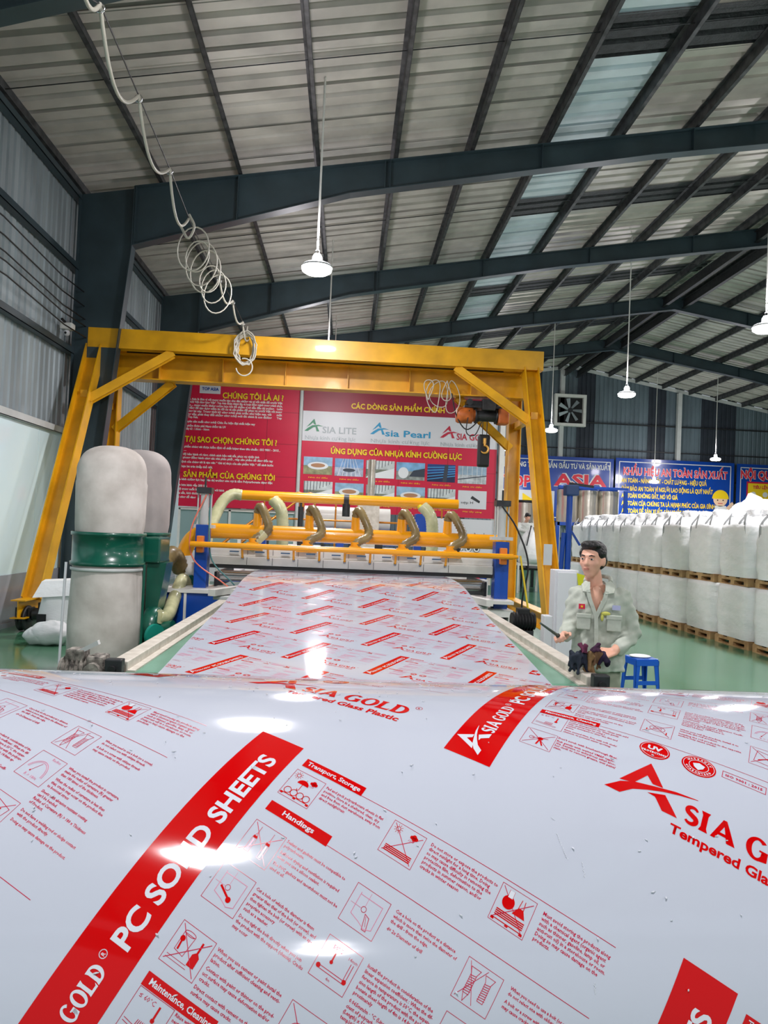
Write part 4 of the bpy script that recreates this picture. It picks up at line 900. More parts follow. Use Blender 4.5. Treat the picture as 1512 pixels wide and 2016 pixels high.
ob('ring_beam', MB().box((x0-.12, 22.05, zb_-.1), (x1+.1, 22.15, zb_)).box((x0-.12, 23.05, zb_-.1), (x1+.1, 23.15, zb_)), M_BLUE, t)
ob('top_beam', MB().box((x0-.12, 22.05, zt+.03), (x1+.12, 22.13, zt+.1)), M_BLUE, t)
ps = W3(1121, 1000, 18.5)
t = thing('slewing_pole', 'bright blue post with a blue motor on top before the steel tanks', 'pole', (ps.x, 18.5, 0))
zt2 = at(1121, 972, 18.5).z
ob('post', MB().cyl((0, 0, 0), (0, 0, zt2), .075, 16), M_BLUE, t)
ob('motor', MB().bbox((-.14, -.14, zt2-.05), (.2, .14, zt2+.22), .03), mat('motor_navy', (20, 60, 110), .35), t)
ob('arm', MB().bar((-.02, 0, zt2+.26), (.6, 0, zt2+.2), .08, .06), M_BLACK, t)
ob('side_post', MB().cyl((-.22, 0, 0), (-.12, 0, 1.75), .06, 12), M_BLUE, t)
ob('brace', MB().bar((.0, 0, 1.9), (.3, 0, 1.45), .05, .05), M_BLUE, t)
ob('foot', MB().bbox((-.35, -.2, 0), (.25, .2, .03), .005), M_BLUE, t)
t = thing('mixing_tank', 'second group of dark-rimmed steel tanks seen between the crane\'s right legs', 'tank', (0, 0, 0))
for k in range(4):
    c = W3(985+k*22, 1020, 23.5); ob('tank_shell', MB().lathe([(.33, .9), (.34, 1.8), (.33, 2.7)], (c.x, 23.5+.2*(k % 2), 0), 22), M_STEELB, t)
    ob('rim', MB().lathe([(.35, 2.68), (.36, 2.7), (.36, 2.76), (.33, 2.76)], (c.x, 23.5+.2*(k % 2), 0), 22), M_BLACK, t)
    ob('leg', MB().box((c.x-.04, 23.4, 0), (c.x+.04, 23.5, .95)), M_DKGREY, t)
ob('platform', MB().box((W3(1020, 1000, 22.0).x, 21.6, .62), (W3(1075, 1000, 22.0).x, 23.0, .68)), M_DKGREY, t)
for px in (1022, 1040, 1056, 1072):
    x = W3(px, 1000, 22).x; ob('platform_leg', MB().box((x-.03, 21.65, 0), (x+.03, 21.7, .62)), M_WHITE, t)
bp = W3(1046, 1060, 21.4)
t = thing('bulk_bag', 'white bag with dark straps hanging open before the far worker', 'sack', (bp.x, 21.2, .85))
b_ = ob('bag_body', MB().lathe([(.02, .02), (.4, .0), (.44, .15), (.4, .5), (.3, .8), (.14, .98), (.12, 1.04)], (0, 0, 0), 24, smooth=True), M_BAGW, t)
for a in (-.25, 0, .25): ob('strap', MB().bar((a*.4, -.14, 1.08), (a*1.1, -.4, .5), .03, .01), M_DKGREY, t)
tag(ob('bag_stand', MB().box((bp.x-.5, 20.85, .78), (bp.x+.5, 21.6, .845)).box((bp.x-.5, 20.85, 0), (bp.x-.45, 20.9, .78)).box((bp.x+.45, 20.85, 0), (bp.x+.5, 20.9, .78)).box((bp.x-.5, 21.5, 0), (bp.x-.45, 21.55, .78)).box((bp.x+.45, 21.5, 0), (bp.x+.5, 21.55, .78)), M_WHITE), 'white steel stand under the open bag between the crane legs', 'stand')

# =================================================================== SMALL THINGS
p = at(1262, 1293, 7.4)
t = thing('plastic_stool', 'blue plastic stool with a scrap of white film on it, behind the worker', 'stool', (p.x, 7.4, 0), rz=.15); t.scale = (.82, .82, 1)
H_ = p.z+.0
ob('seat', MB().bbox((-.15, -.15, H_-.03), (.15, .15, H_), .012).box((-.155, -.155, H_-.07), (.155, -.145, H_-.02)).box((-.155, .145, H_-.07), (.155, .155, H_-.02)).box((-.155, -.155, H_-.07), (-.145, .155, H_-.02)).box((.145, -.155, H_-.07), (.155, .155, H_-.02)), M_STOOL, t)
for sx in (-1, 1):
    for sy in (-1, 1): ob('leg', MB().prism([(sx*.15, sy*.15, H_-.04), (sx*.09, sy*.15, H_-.04), (sx*.15, sy*.17, 0), (sx*.18, sy*.17, 0)], (0, -sy*.012, 0)).prism([(sx*.15, sy*.15, H_-.04), (sx*.15, sy*.09, H_-.04), (sx*.17, sy*.14, 0), (sx*.18, sy*.17, 0)], (-sx*.012, 0, 0)), M_STOOL, t)
ob('side_brace', MB().box((-.15, -.163, H_*.45), (.15, -.155, H_*.45+.04)).box((-.15, .155, H_*.45), (.15, .163, H_*.45+.04)), M_STOOL, t)
tag(ob('film_scrap', MB().ell((p.x-.02, 7.38, H_+.012), (.11, .09, .016), 14, 8), M_BAGW), 'crumpled scrap of white film lying on the blue stool', 'scrap')
p0_, p1_ = at(1094, 1122, 6.6), at(1136, 1130, 6.6)
t = thing('control_cabinet', 'tall plain light grey cabinet behind the worker with a yellow sticker', 'cabinet', (p0_.x, 6.6, 0))
w_ = at(1140, 1130, 6.6).x-p0_.x
ob('body', MB().bbox((0, .01, 0), (w_, .18, p0_.z), .006), M_LTGREY, t)
ob('door', MB().bbox((.02, -.015, .03), (w_-.02, .01, p0_.z-.02), .004), M_LTGREY, t)
x_ = at(1134, 1140, 6.6).x-p0_.x; ob('sticker', MB().prism([(x_, -.017, p0_.z-.02), (x_+.12, -.017, p0_.z-.05), (x_+.02, -.017, p0_.z-.15)], (0, -.002, 0)), mat('sticker_yellow', (206, 206, 20), .5), t)
t = thing('low_box', 'low white box beside the grey cabinet at the worker\'s right', 'box', (at(1071, 1240, 6.3).x, 6.3, 0))
ob('body', MB().bbox((0, 0, 0), (.07, .12, at(1066, 1212, 6.3).z), .008), M_LTGREY, t)
# white sack by the crane's left wheel
p = at(118, 1200, 10.3)
t = thing('white_sack', 'slumped white woven sack with a black patch, behind the dust collector\'s left bag', 'sack', (p.x, 10.3, 0))
o_ = ob('sack_body', crumple(MB().lathe([(.02, .01), (.26, .0), (.29, .12), (.27, .3), (.25, .45), (.24, .58), (.2, .66), (.02, .67)], (0, 0, 0), 30, sy=.75), .035), M_BAGW, t)
ob('folded_top', MB().prism([(-.28, -.24, .55), (.3, -.22, .6), (.28, -.1, .8), (-.22, -.1, .76)], (0, .12, .02)), M_BAGW, t)
ob('patch', MB().box((-.2, -.262, .16), (-.08, -.252, .34)), M_BLACK, t)
tag(ob('white_sack', crumple(MB().ell((p.x+.12, 9.72, .14), (.27, .2, .15), 28, 18).ell((p.x-.02, 9.70, .11), (.2, .16, .11), 24, 14), .03), M_BAGW), 'flat crumpled white sack lying on the floor by the crane wheel', 'sack')

# =================================================================== THE PRINTED SHEET
K1, K2, K3 = .92582/.6, .90317/.36, -.27082/.216
AL, BE = .03748, -.00693
CR_Y, CR_Z = 1.2, 1.66-(1.66-1.22448)*.6
S_BACK = 0.55            # where the sheet has left the hump and lies straight
PHASE = 0.0
def phi_of(s, s1, drop):
    if s > .605: return 1.558
    if s >= -.15: return K1*s+K2*s*s+K3*s**3
    if s > -.42: u = (-.15-s)/.27; u = u*u*(3-2*u)*.5+u*.5; return -.187-(drop-.187)*u
    if s > s1: return -drop
    if s > s1-.9: u = (s1-s)/.9; return -drop*(1-u)
    return 0.
def build_profile(s1, drop):
    ds = .01; fy, fz = [CR_Y], [CR_Z]; s = 0
    while fz[-1] > .03 and s < 2.2:
        p = phi_of(s+ds/2, s1, drop); fy.append(fy[-1]-math.cos(p)*ds); fz.append(fz[-1]-math.sin(p)*ds); s += ds
    nf = len(fy)-1
    by, bz = [CR_Y], [CR_Z]; s = 0
    while by[-1] < 12.4:
        p = phi_of(s-ds/2, s1, drop)
        if s < s1-.9:                                   # over the belt, then lifting towards the machine
            y = by[-1]; tgt = np.interp(y, ZY, ZZ); sl = (np.interp(y+ds, ZY, ZZ)-tgt)/ds; p = -math.atan(-sl)*1.0
            by.append(y+ds*math.cos(p)); bz.append(bz[-1]+ds*math.sin(math.atan(sl)))
        else:
            by.append(by[-1]+math.cos(p)*ds); bz.append(bz[-1]+math.sin(p)*ds)
        s -= ds
    nb = len(by)-1
    return -nb*ds, np.array(by[::-1]+fy[1:]), np.array(bz[::-1]+fz[1:])
ZY0 = [0, 4.0, 4.25, 4.76, 5.53, 6.3, 6.9, 7.3, 7.7, 8.3, 9.1, 13]; ZZ0 = [.785, .785, .80, .845, .905, .96, 1.025, 1.08, 1.11, 1.12, 1.105, 1.105]
ZY = np.arange(0, 13, .02); _z = np.interp(ZY, ZY0, ZZ0); _k = np.exp(-.5*(np.arange(-40, 41)*.02/.17)**2); _k /= _k.sum()
ZZ = np.convolve(np.pad(_z, 40, 'edge'), _k, 'valid')
def solve_drop(s1):
    lo, hi = .187, .9
    for _ in range(30):
        d = (lo+hi)/2; smin, Y, Z = build_profile(s1, d); i = int(round((s1-.9-smin)/.01))
        if Z[i] > .787: lo = d
        else: hi = d
    return d
S1 = -1.75
DROP = solve_drop(S1); SMIN, PY, PZ = build_profile(S1, DROP)
PS = SMIN+.01*np.arange(len(PY)); TY = np.gradient(PY, .01); TZ = np.gradient(PZ, .01)
T0, T1 = -1.02, 1.22
def surf(t, s, lift=0.):
    """t along the crest, s along the sheet towards the camera; the point on the sheet, lifted along its normal"""
    t = np.asarray(t, float); s = np.asarray(s, float)
    y = np.interp(s, PS, PY); z = np.interp(s, PS, PZ); ty = np.interp(s, PS, TY); tz = np.interp(s, PS, TZ); nl = np.hypot(ty, tz)
    k = np.clip((s+2.6)/2.0, 0, 1)
    return np.stack([t*math.cos(AL)+0*s, y+math.sin(AL)*t*k+lift*tz/nl, z+math.sin(BE)*t*k-lift*ty/nl], -1)

sheet = thing('printed_sheet', 'glossy white plastic sheet with red print, leaving the machine and arching up before the camera', 'plastic sheet')
M_SHEET = mat('sheet_white', (185, 191, 203), .08, spec=.55, coat=.0)
mb = MB(); ss = np.concatenate([np.arange(SMIN, -.6, .05), np.arange(-.6, PS[-1]+.001, .02)]); tt = np.linspace(T0, T1, 9)
g = surf(tt[None, :].repeat(len(ss), 0), ss[:, None].repeat(9, 1), .0); g2 = surf(tt[None, :].repeat(len(ss), 0), ss[:, None].repeat(9, 1), -.004)
for G, flip in ((g, 0), (g2, 1)):
    f = [(i*9+j, (i+1)*9+j, (i+1)*9+j+1, i*9+j+1) for i in range(len(ss)-1) for j in range(8)]
    mb.add(G.reshape(-1, 3), [q[::-1] if flip else q for q in f], True)
ns = len(ss)*9
for j in (0, 8):
    vs = np.concatenate([g[:, j], g2[:, j]]); n = len(ss); mb.add(vs, [(i, i+1, n+i+1, n+i) if j == 0 else (i, n+i, n+i+1, i+1) for i in range(n-1)])
vs = np.concatenate([g[-1], g2[-1]]); mb.add(vs, [(i, i+1, 9+i+1, 9+i) for i in range(8)])
vs = np.concatenate([g[0], g2[0]]); mb.add(vs, [(i, 9+i, 9+i+1, i+1) for i in range(8)])
ob('sheet_body', mb, M_SHEET, sheet)

M_PR = mat('print_red', (194, 2, 5), .07, spec=.42); M_PC = mat('print_crimson', (186, 16, 62), .2); M_PW = mat('print_white', (206, 210, 218), .07, spec=.5); M_PP = mat('print_pink', (214, 120, 150), .2)
# the print is laid out in millimetres: a along the lines of text, b up the page
DENSE = True
class Pr:
    def __init__(s): s.L = {'B': [], 'R': [], 'C': [], 'W': [], 'P': []}
    def add(s, k, vs, fs): s.L[k].append((np.asarray(vs, float).reshape(-1, 2), [tuple(f) for f in fs]))
    def quad(s, k, a0, b0, a1, b1, na=1, nb=1):
        A = np.linspace(a0, a1, na+1); B = np.linspace(b0, b1, nb+1); vs = [(x, y) for y in B for x in A]; w = na+1
        s.add(k, vs, [(j*w+i, j*w+i+1, (j+1)*w+i+1, (j+1)*w+i) for j in range(nb) for i in range(na)])
    def line(s, k, pts, w, closed=False):
        pts = [np.array(p, float) for p in pts]; n = len(pts)
        for i in range(n if closed else n-1):
            p, q = pts[i], pts[(i+1) % n]; d = q-p; L = np.hypot(*d)
            if L < 1e-6: continue
            d /= L; o = np.array([-d[1], d[0]])*w/2; m = max(1, int(L/(9 if DENSE else 40))); p = p-d*w/2; q = q+d*w/2
            vs = []
            for j in range(m+1):
                c = p+(q-p)*j/m; vs += [c-o, c+o]
            s.add(k, vs, [(2*j, 2*j+2, 2*j+3, 2*j+1) for j in range(m)])
    def fill(s, k, pts): s.add(k, pts, [tuple(range(len(pts)))])
    def ring(s, k, c, r, w, n=20, a0=0, a1=2*PI, ry=None):
        pts = [(c[0]+r*math.cos(a), c[1]+(ry or r)*math.sin(a)) for a in np.linspace(a0, a1, n)]; s.line(k, pts, w)
    def disc(s, k, c, r, n=18, ry=None): s.fill(k, [(c[0]+r*math.cos(2*PI*i/n), c[1]+(ry or r)*math.sin(2*PI*i/n)) for i in range(n)])
    def txt(s, k, t, a0, a1, b, h=None, bold=0., res=1):
        v, f = text2d(t, a0, a1, b, h, bold, res)
        if len(v): s.add(k, v, f)
    def vtxt(s, k, t, b0, b1, a, h, bold=0., res=2):      # reads up the page, baseline at a, letters' tops towards smaller a
        v, f = text2d(t, b0, b1, 0, h, bold, res)
        s.add(k, np.stack([a-v[:, 1], v[:, 0]], 1), f)
def rot(pts, c, s_=1, ang=0):
    ca, sa = math.cos(ang)*s_, math.sin(ang)*s_; return [(c[0]+x*ca-y*sa, c[1]+x*sa+y*ca) for x, y in pts]

def flared(P, k, word, a0, base, h, adv=1.0):
    """heavy flared roman capitals for the logo, as strokes and discs"""
    x = a0
    def stem(x0, w, y0=0., y1=1., dx=0.):
        q = w*.18; P.fill(k, [(x0-q, base), (x0+w+q, base), (x0+w*.92, base+h*.2), (x0+w*.92+dx, base+h*.8), (x0+w+q+dx, base+h), (x0-q+dx, base+h), (x0+w*.08+dx, base+h*.8), (x0+w*.08, base+h*.2)])
    W_ = h*.30
    for ch in word:
        if ch == 'I': stem(x, W_); x += W_*1.75*adv
        elif ch == 'L': stem(x, W_); P.fill(k, [(x, base), (x+h*.72, base), (x+h*.78, base+h*.26), (x+h*.66, base+h*.14), (x, base+h*.15)]); x += h*.86*adv
        elif ch == 'A':
            w = h*.98; P.fill(k, [(x-h*.04, base), (x+h*.16, base), (x+w*.52, base+h*.78), (x+w*.40, base+h*1.04)])
            P.fill(k, [(x+w*.40, base+h*1.04), (x+w*.56, base+h*1.04), (x+w+h*.08, base), (x+w-h*.30, base)]); P.fill(k, [(x+h*.2, base+h*.24), (x+w*.74, base+h*.24), (x+w*.70, base+h*.38), (x+h*.24, base+h*.38)]); x += w*1.08*adv
        elif ch in 'OGDS':
            N = 28; w = h*.98 if ch in 'OG' else h*.92
            if ch == 'O' or ch == 'G':
                aa = np.linspace(0, 2*PI, N) if ch == 'O' else np.linspace(PI*.24, PI*1.93, N)
                o = [(x+w/2+w/2*math.cos(a), base+h/2+h*.53*math.sin(a)) for a in aa]; i_ = [(x+w/2+w*.24*math.cos(a+.0), base+h/2+h*.40*math.sin(a)) for a in aa]
                P.add(k, o+i_, [(j, j+1, N+j+1, N+j) for j in range(N-1)])
                if ch == 'G': P.fill(k, [(x+w*.66, base), (x+w*.98, base+h*.06), (x+w*.98, base+h*.5), (x+w*.60, base+h*.5), (x+w*.60, base+h*.42), (x+w*.70, base+h*.42)])
                x += w*1.08*adv
            elif ch == 'D':
                stem(x, W_); aa = np.linspace(-PI/2, PI/2, N); o = [(x+h*.32+w*.62*math.cos(a), base+h/2+h*.5*math.sin(a)) for a in aa]; i_ = [(x+h*.32+w*.32*math.cos(a), base+h/2+h*.37*math.sin(a)) for a in aa]
                P.add(k, o+i_, [(j, j+1, N+j+1, N+j) for j in range(N-1)]); P.quad(k, x+W_*.8, base, x+h*.33, base+h*.13); P.quad(k, x+W_*.8, base+h*.87, x+h*.33, base+h); x += w*1.12*adv
            else:
                w = h*.66; c1, c2 = (x+w*.5, base+h*.735), (x+w*.5, base+h*.28)
                pts = [(c1[0]+w*.34*math.cos(a), c1[1]+h*.185*math.sin(a)) for a in np.linspace(.25, PI*1.35, 12)]+[(c2[0]+w*.36*math.cos(a), c2[1]+h*.20*math.sin(a)) for a in np.linspace(PI*.36, -PI*.86, 14)]
                n = len(pts); wd = [h*(.10+.14*math.sin(PI*(j+.5)/n)) for j in range(n)]; vs = []
                for j, p in enumerate(pts):
                    q0, q1 = pts[max(0, j-1)], pts[min(n-1, j+1)]; d = np.array([q1[0]-q0[0], q1[1]-q0[1]]); d /= np.hypot(*d); o = np.array([-d[1], d[0]])*wd[j]/2; vs += [np.array(p)-o, np.array(p)+o]
                P.add(k, vs, [(2*j, 2*j+2, 2*j+3, 2*j+1) for j in range(n-1)]); x += w*1.16*adv
        else: x += h*.42*adv
    return x
def emblem(P, k, f):
    """the angular letter A crossed by a swoosh; f maps (x, y) in emblem units to the page"""
    P.fill(k, [f(*q) for q in ((.13, .29), (.29, .34), (.41, .64), (.41, .98))])
    P.fill(k, [f(*q) for q in ((.41, .64), (.49, .49), (.61, .50), (.41, .98))])
    sw = [((0, .01), (.18, .0)), ((.15, .25), (.30, .19)), ((.30, .37), (.45, .31)), ((.50, .45), (.62, .42)), ((.75, .54), (.80, .50)), ((1.0, .575), (1.0, .565))]
    vs = [f(*q) for pr_ in sw for q in pr_]; P.add(k, vs, [(2*j, 2*j+1, 2*j+3, 2*j+2) for j in range(5)])
    P.fill(k, [f(*q) for q in ((.46, .26), (.55, .24), (.66, .02), (.83, .02), (.65, .37))])
LINES = {  # column a, first line's top b, lines, width of the widest line
 'T1': (131, -37, ['Pad and pack polycarbonate sheets in flat', 'position. Store in a sheltered, clean, dry', 'and free from dust warehouse, away from', 'direct sunlight/rain'], 85),
 'T2': (279, -33, ['Do not store or expose the products to', 'direct sunlight for a long time. Doing', 'so may cause difficulty in removing the', 'protective film, deformation to the', 'products in summer season, and/or', 'cracks in winter season'], 89),
 'T3': (426, -31, ['Must avoid storing the products along', 'with a chemical agent (organic agent', 'such as thinner, gasoline, lamp oil, or', 'anti-rust oil) in a storehouse or room.', 'Doing so may cause damage on the', 'products.'], 86),
 'T4': (131, -120, ['Sealant and gaskets must be compatible to', 'polycarbonate.', '', 'Sufficient drying and ventilation is required', 'when you use a silicon sealant.', '', 'The PVC gaskets and caoutchouc must not be', 'used at all.'], 89),
 'T5': (132, -180, ['Cut a hole of which the diameter is 4mm', 'greater than that of the bolt (or screw), and', 'then tighten the bolt (or screw) with an ap-', 'propriate accessory', 'such as a washer.', '', 'Do not tight the bolt directly when you join', 'the product with the support (chassis). Cracks', 'may occur'], 89),
 'T6': (279, -117, ['Cut a hole on the product at a distance', 'which is more than twice the diameter of', 'the drill - from the edge.', '', 'd= 2x Diameter of drill'], 82),
 'T7': (426, -115, ['When you need to use a bolt (or a screw),', 'do not select one with oblique threads.', '', 'A bolt or a screw with oblique threads', 'may cause cracks on the product.'], 84),
 'T8': (132, -249, ['When you use cement or paint instal the', 'product after sufficient cleaning and venti-', 'lation.', '', 'Contact with paint or thinner on the prod-', 'uct surface may cause deformation and/or', 'cracks.', '', 'Direct contact with cement on the', 'surface may cause cracks.'], 88),
 'T9': (280, -178, ['Install the product in consideration of the', 'linear expansion coefficient : When the dif-', 'ference in temperature is 50°C, the expan-', 'sion length of the product with the polycar-', 'bonate sheet length of 4m is 14.0mm ap-', 'proximately', '', '0.065mm/m · °C (Linear expansion Coeffi-', 'cient of polycarbonate) x 4m', '(Length) x 50°C (difference in', 'temp)=14.0mm'], 88),
 'T10': (427, -173, ['When you install the product in curvature,', 'make the radius of curvature (R) greater', 'than 180 times of the thickness.', '', 'When the radius of curvature is less than', 'that, cracks may occur on the product due', 'to bonional stress', '', 'Sheets with abrasion resistant coating', 'can\'t be bended.', 'Radius of Curvature (R) > 180 x Thickness', 'of Product.'], 86),
 'T11': (428, -242, ['Do not have a welding rod or sludge contact', 'with the product directly.', '', 'Doing so may cause damage on the product.'], 88),
 'T12': (131, -319, ['Rinse with lukewarm water. Clean with mild', 'neutral detergent(60°C), Wash gently', 'with cloth/sponge by using a', 'neutral detergent to clear the dirt and', 'grime.', '', 'Rinse second time, Dry with soft cloth/', 'chamois, to prevent water spotting.'], 86),
 'T13': (130, -377, ['Don\'t scrub with brushes/rough fiber.', '', 'Rub gently with wetted VM&P naph-', 'tha, benzene or anhydrous ethyl alco-', 'hol cloth to remove grease, wet paint/', 'stain.'], 86),
 'T14': (280, -249, ['When you roll the product, install it to', 'coincide the roll product.', '', 'Installing the roll product to the opposite', 'surface may cause cracks.'], 86)}
BOX = [(83, -35), (227, -32), (372, -28), (84, -120), (84, -178), (84, -248), (227, -117), (228, -177), (228, -248), (372, -115), (376, -172), (377, -240), (84, -319), (84, -376)]
BIG = [(83, -304, 90, 14, 'Maintenance, Cleaning', 7), (84, -13, 90, 14, 'Transport, Storage', 5), (84, -90, 89, 14, 'Handings', 22)]

def band_print(P):
    P.quad('B', 0, -492, 68, 0, 2, 26)
def band_letters(P):
    emblem(P, 'W', lambda x, y: (46-y*44, -480+x*66))
    e = []
    Q = Pr(); flared(Q, 'W', 'SIA', 0, 0, 20, .98); xe = 58; 
    def place(Q, b0, b1, a, h):
        allv = np.concatenate([v for v, f in Q.L['W']]); lo, hi = allv[:, 0].min(), allv[:, 0].max(); k = (b1-b0)/(hi-lo)
        for v, f in Q.L['W']: P.add('W', np.stack([a-v[:, 1]*h/20, b0+(v[:, 0]-lo)*k], 1), f)
    place(Q, -424, -388, 47, 20)
    Q = Pr(); flared(Q, 'W', 'GOLD', 0, 0, 20, .98); place(Q, -383, -327, 47, 19)
    P.ring('W', (32, -317), 4.2, .8, 16); P.vtxt('W', 'R', -318.6, -315.4, 34.2, 4.4, .02)
    P.vtxt('W', 'PC SOLID SHEETS', -303, -37, 52, 24, .03, 4)

def build_print(level):
    """level 2: everything; level 1: band, logos, headings and text as hairlines"""
    P = Pr(); band_print(P); band_letters(P)
    for (a, b, w, h, t, pad) in BIG:
        P.quad('R', a, b-h, a+w, b, 3, 1); 
        P.txt('W', t, a+pad, a+(w-5 if t != 'Handings' else w-22), b-h+4.2, h=6.6, bold=.022, res=2 if level == 2 else 1)
    for p, q in (((174, -26), (512, -21)), ((173, -102), (515, -98)), ((173, -312), (515, -308))): P.line('C', [p, q], .7)
    # logo
    emblem(P, 'R', lambda x, y: (210+x*115, -437+y*76))
    x_ = flared(Pr(), 'R', 'SIA GOLD', 0, 0, 29)
    Q = Pr(); flared(Q, 'R', 'SIA GOLD', 0, 0, 30)
    allv = np.concatenate([v for v, f in Q.L['R']]); k = (499-312)/(allv[:, 0].max()-allv[:, 0].min())
    for v, f in Q.L['R']:
        P.add('R', np.stack([312+(v[:, 0]-allv[:, 0].min())*k, -436+v[:, 1]], 1), f)
    P.txt('R', 'Tempered Glass Plastic', 300, 499, -459, h=13.5, bold=.03, res=3)
    P.ring('R', (508, -402), 5, .8, 18); P.txt('R', 'R', 506.3, 509.9, -404.5, bold=.02)
    # badges
    P.disc('R', (256, -331), 21, 30, ry=19); P.ring('W', (256, -331), 18.6, .7, 30, ry=16.6)
    P.txt('W', 'UV', 246, 266, -331, h=9, bold=.05, res=3); P.txt('W', 'PROTECTION', 239.5, 272.5, -339, h=4.2, bold=.04)
    P.disc('R', (316, -331), 23, 30, ry=20); P.ring('W', (316, -331), 20.5, .7, 30, ry=17.6); P.ring('W', (316, -331), 13, .8, 26, ry=11)
    P.fill('W', rot([(-8, 3), (-3, 5.5), (0, 7), (3, 5.5), (8, 3), (6, -3), (0, -8), (-6, -3)], (316, -331.5)))
    for w_, b0, sg in (('WARRANTY', PI*.82, -1), ('GUARANTEED', PI*1.15, 1)):
        for i, ch in enumerate(w_):
            a = b0+sg*(PI*.64 if sg < 0 else PI*.7)*i/(len(w_)-1); v, f = glyphs(ch, .05, 1)
            if len(v):
                c = (316+16.8*math.cos(a), -331+14.2*math.sin(a)); an = a-PI/2 if sg < 0 else a+PI/2
                vv = (v-[v[:, 0].mean(), .36])*4.2; P.add('W', rot([tuple(q) for q in vv], c, 1, an), f)
    P.line('C', [(347, -321), (403, -321), (403, -333.5), (347, -333.5)], .8, True); P.txt('C', 'ISO 9001 : 2015', 351, 399, -329.5, h=4.6, bold=.03)
    for nm, (a, b, ls, w) in LINES.items():
        full = max(len(l) for l in ls); y = b-4.0; scale = w/max(1e-6, max(np.ptp(glyphs(l, .02, 1)[0][:, 0]) for l in ls if l)) if level == 2 else 0
        for l in ls:
            if not l: y -= 2.6; continue
            if level == 2:
                v, f = glyphs(l, .02, 1); P.add('C', v*scale*[1, 1.04]+[a-v[:, 0].min()*scale, y], f)
            else: P.quad('P', a, y+.3, a+w*len(l)/full, y+2.4)
            y -= 5.75
    for i, (a, b) in enumerate(BOX):
        P.line('C', [(a, b), (a+44, b), (a+44, b-42.5), (a, b-42.5)], .55, True)
        if level == 2 or i < 3: icon(P, i, a, b-42.5)
    return P
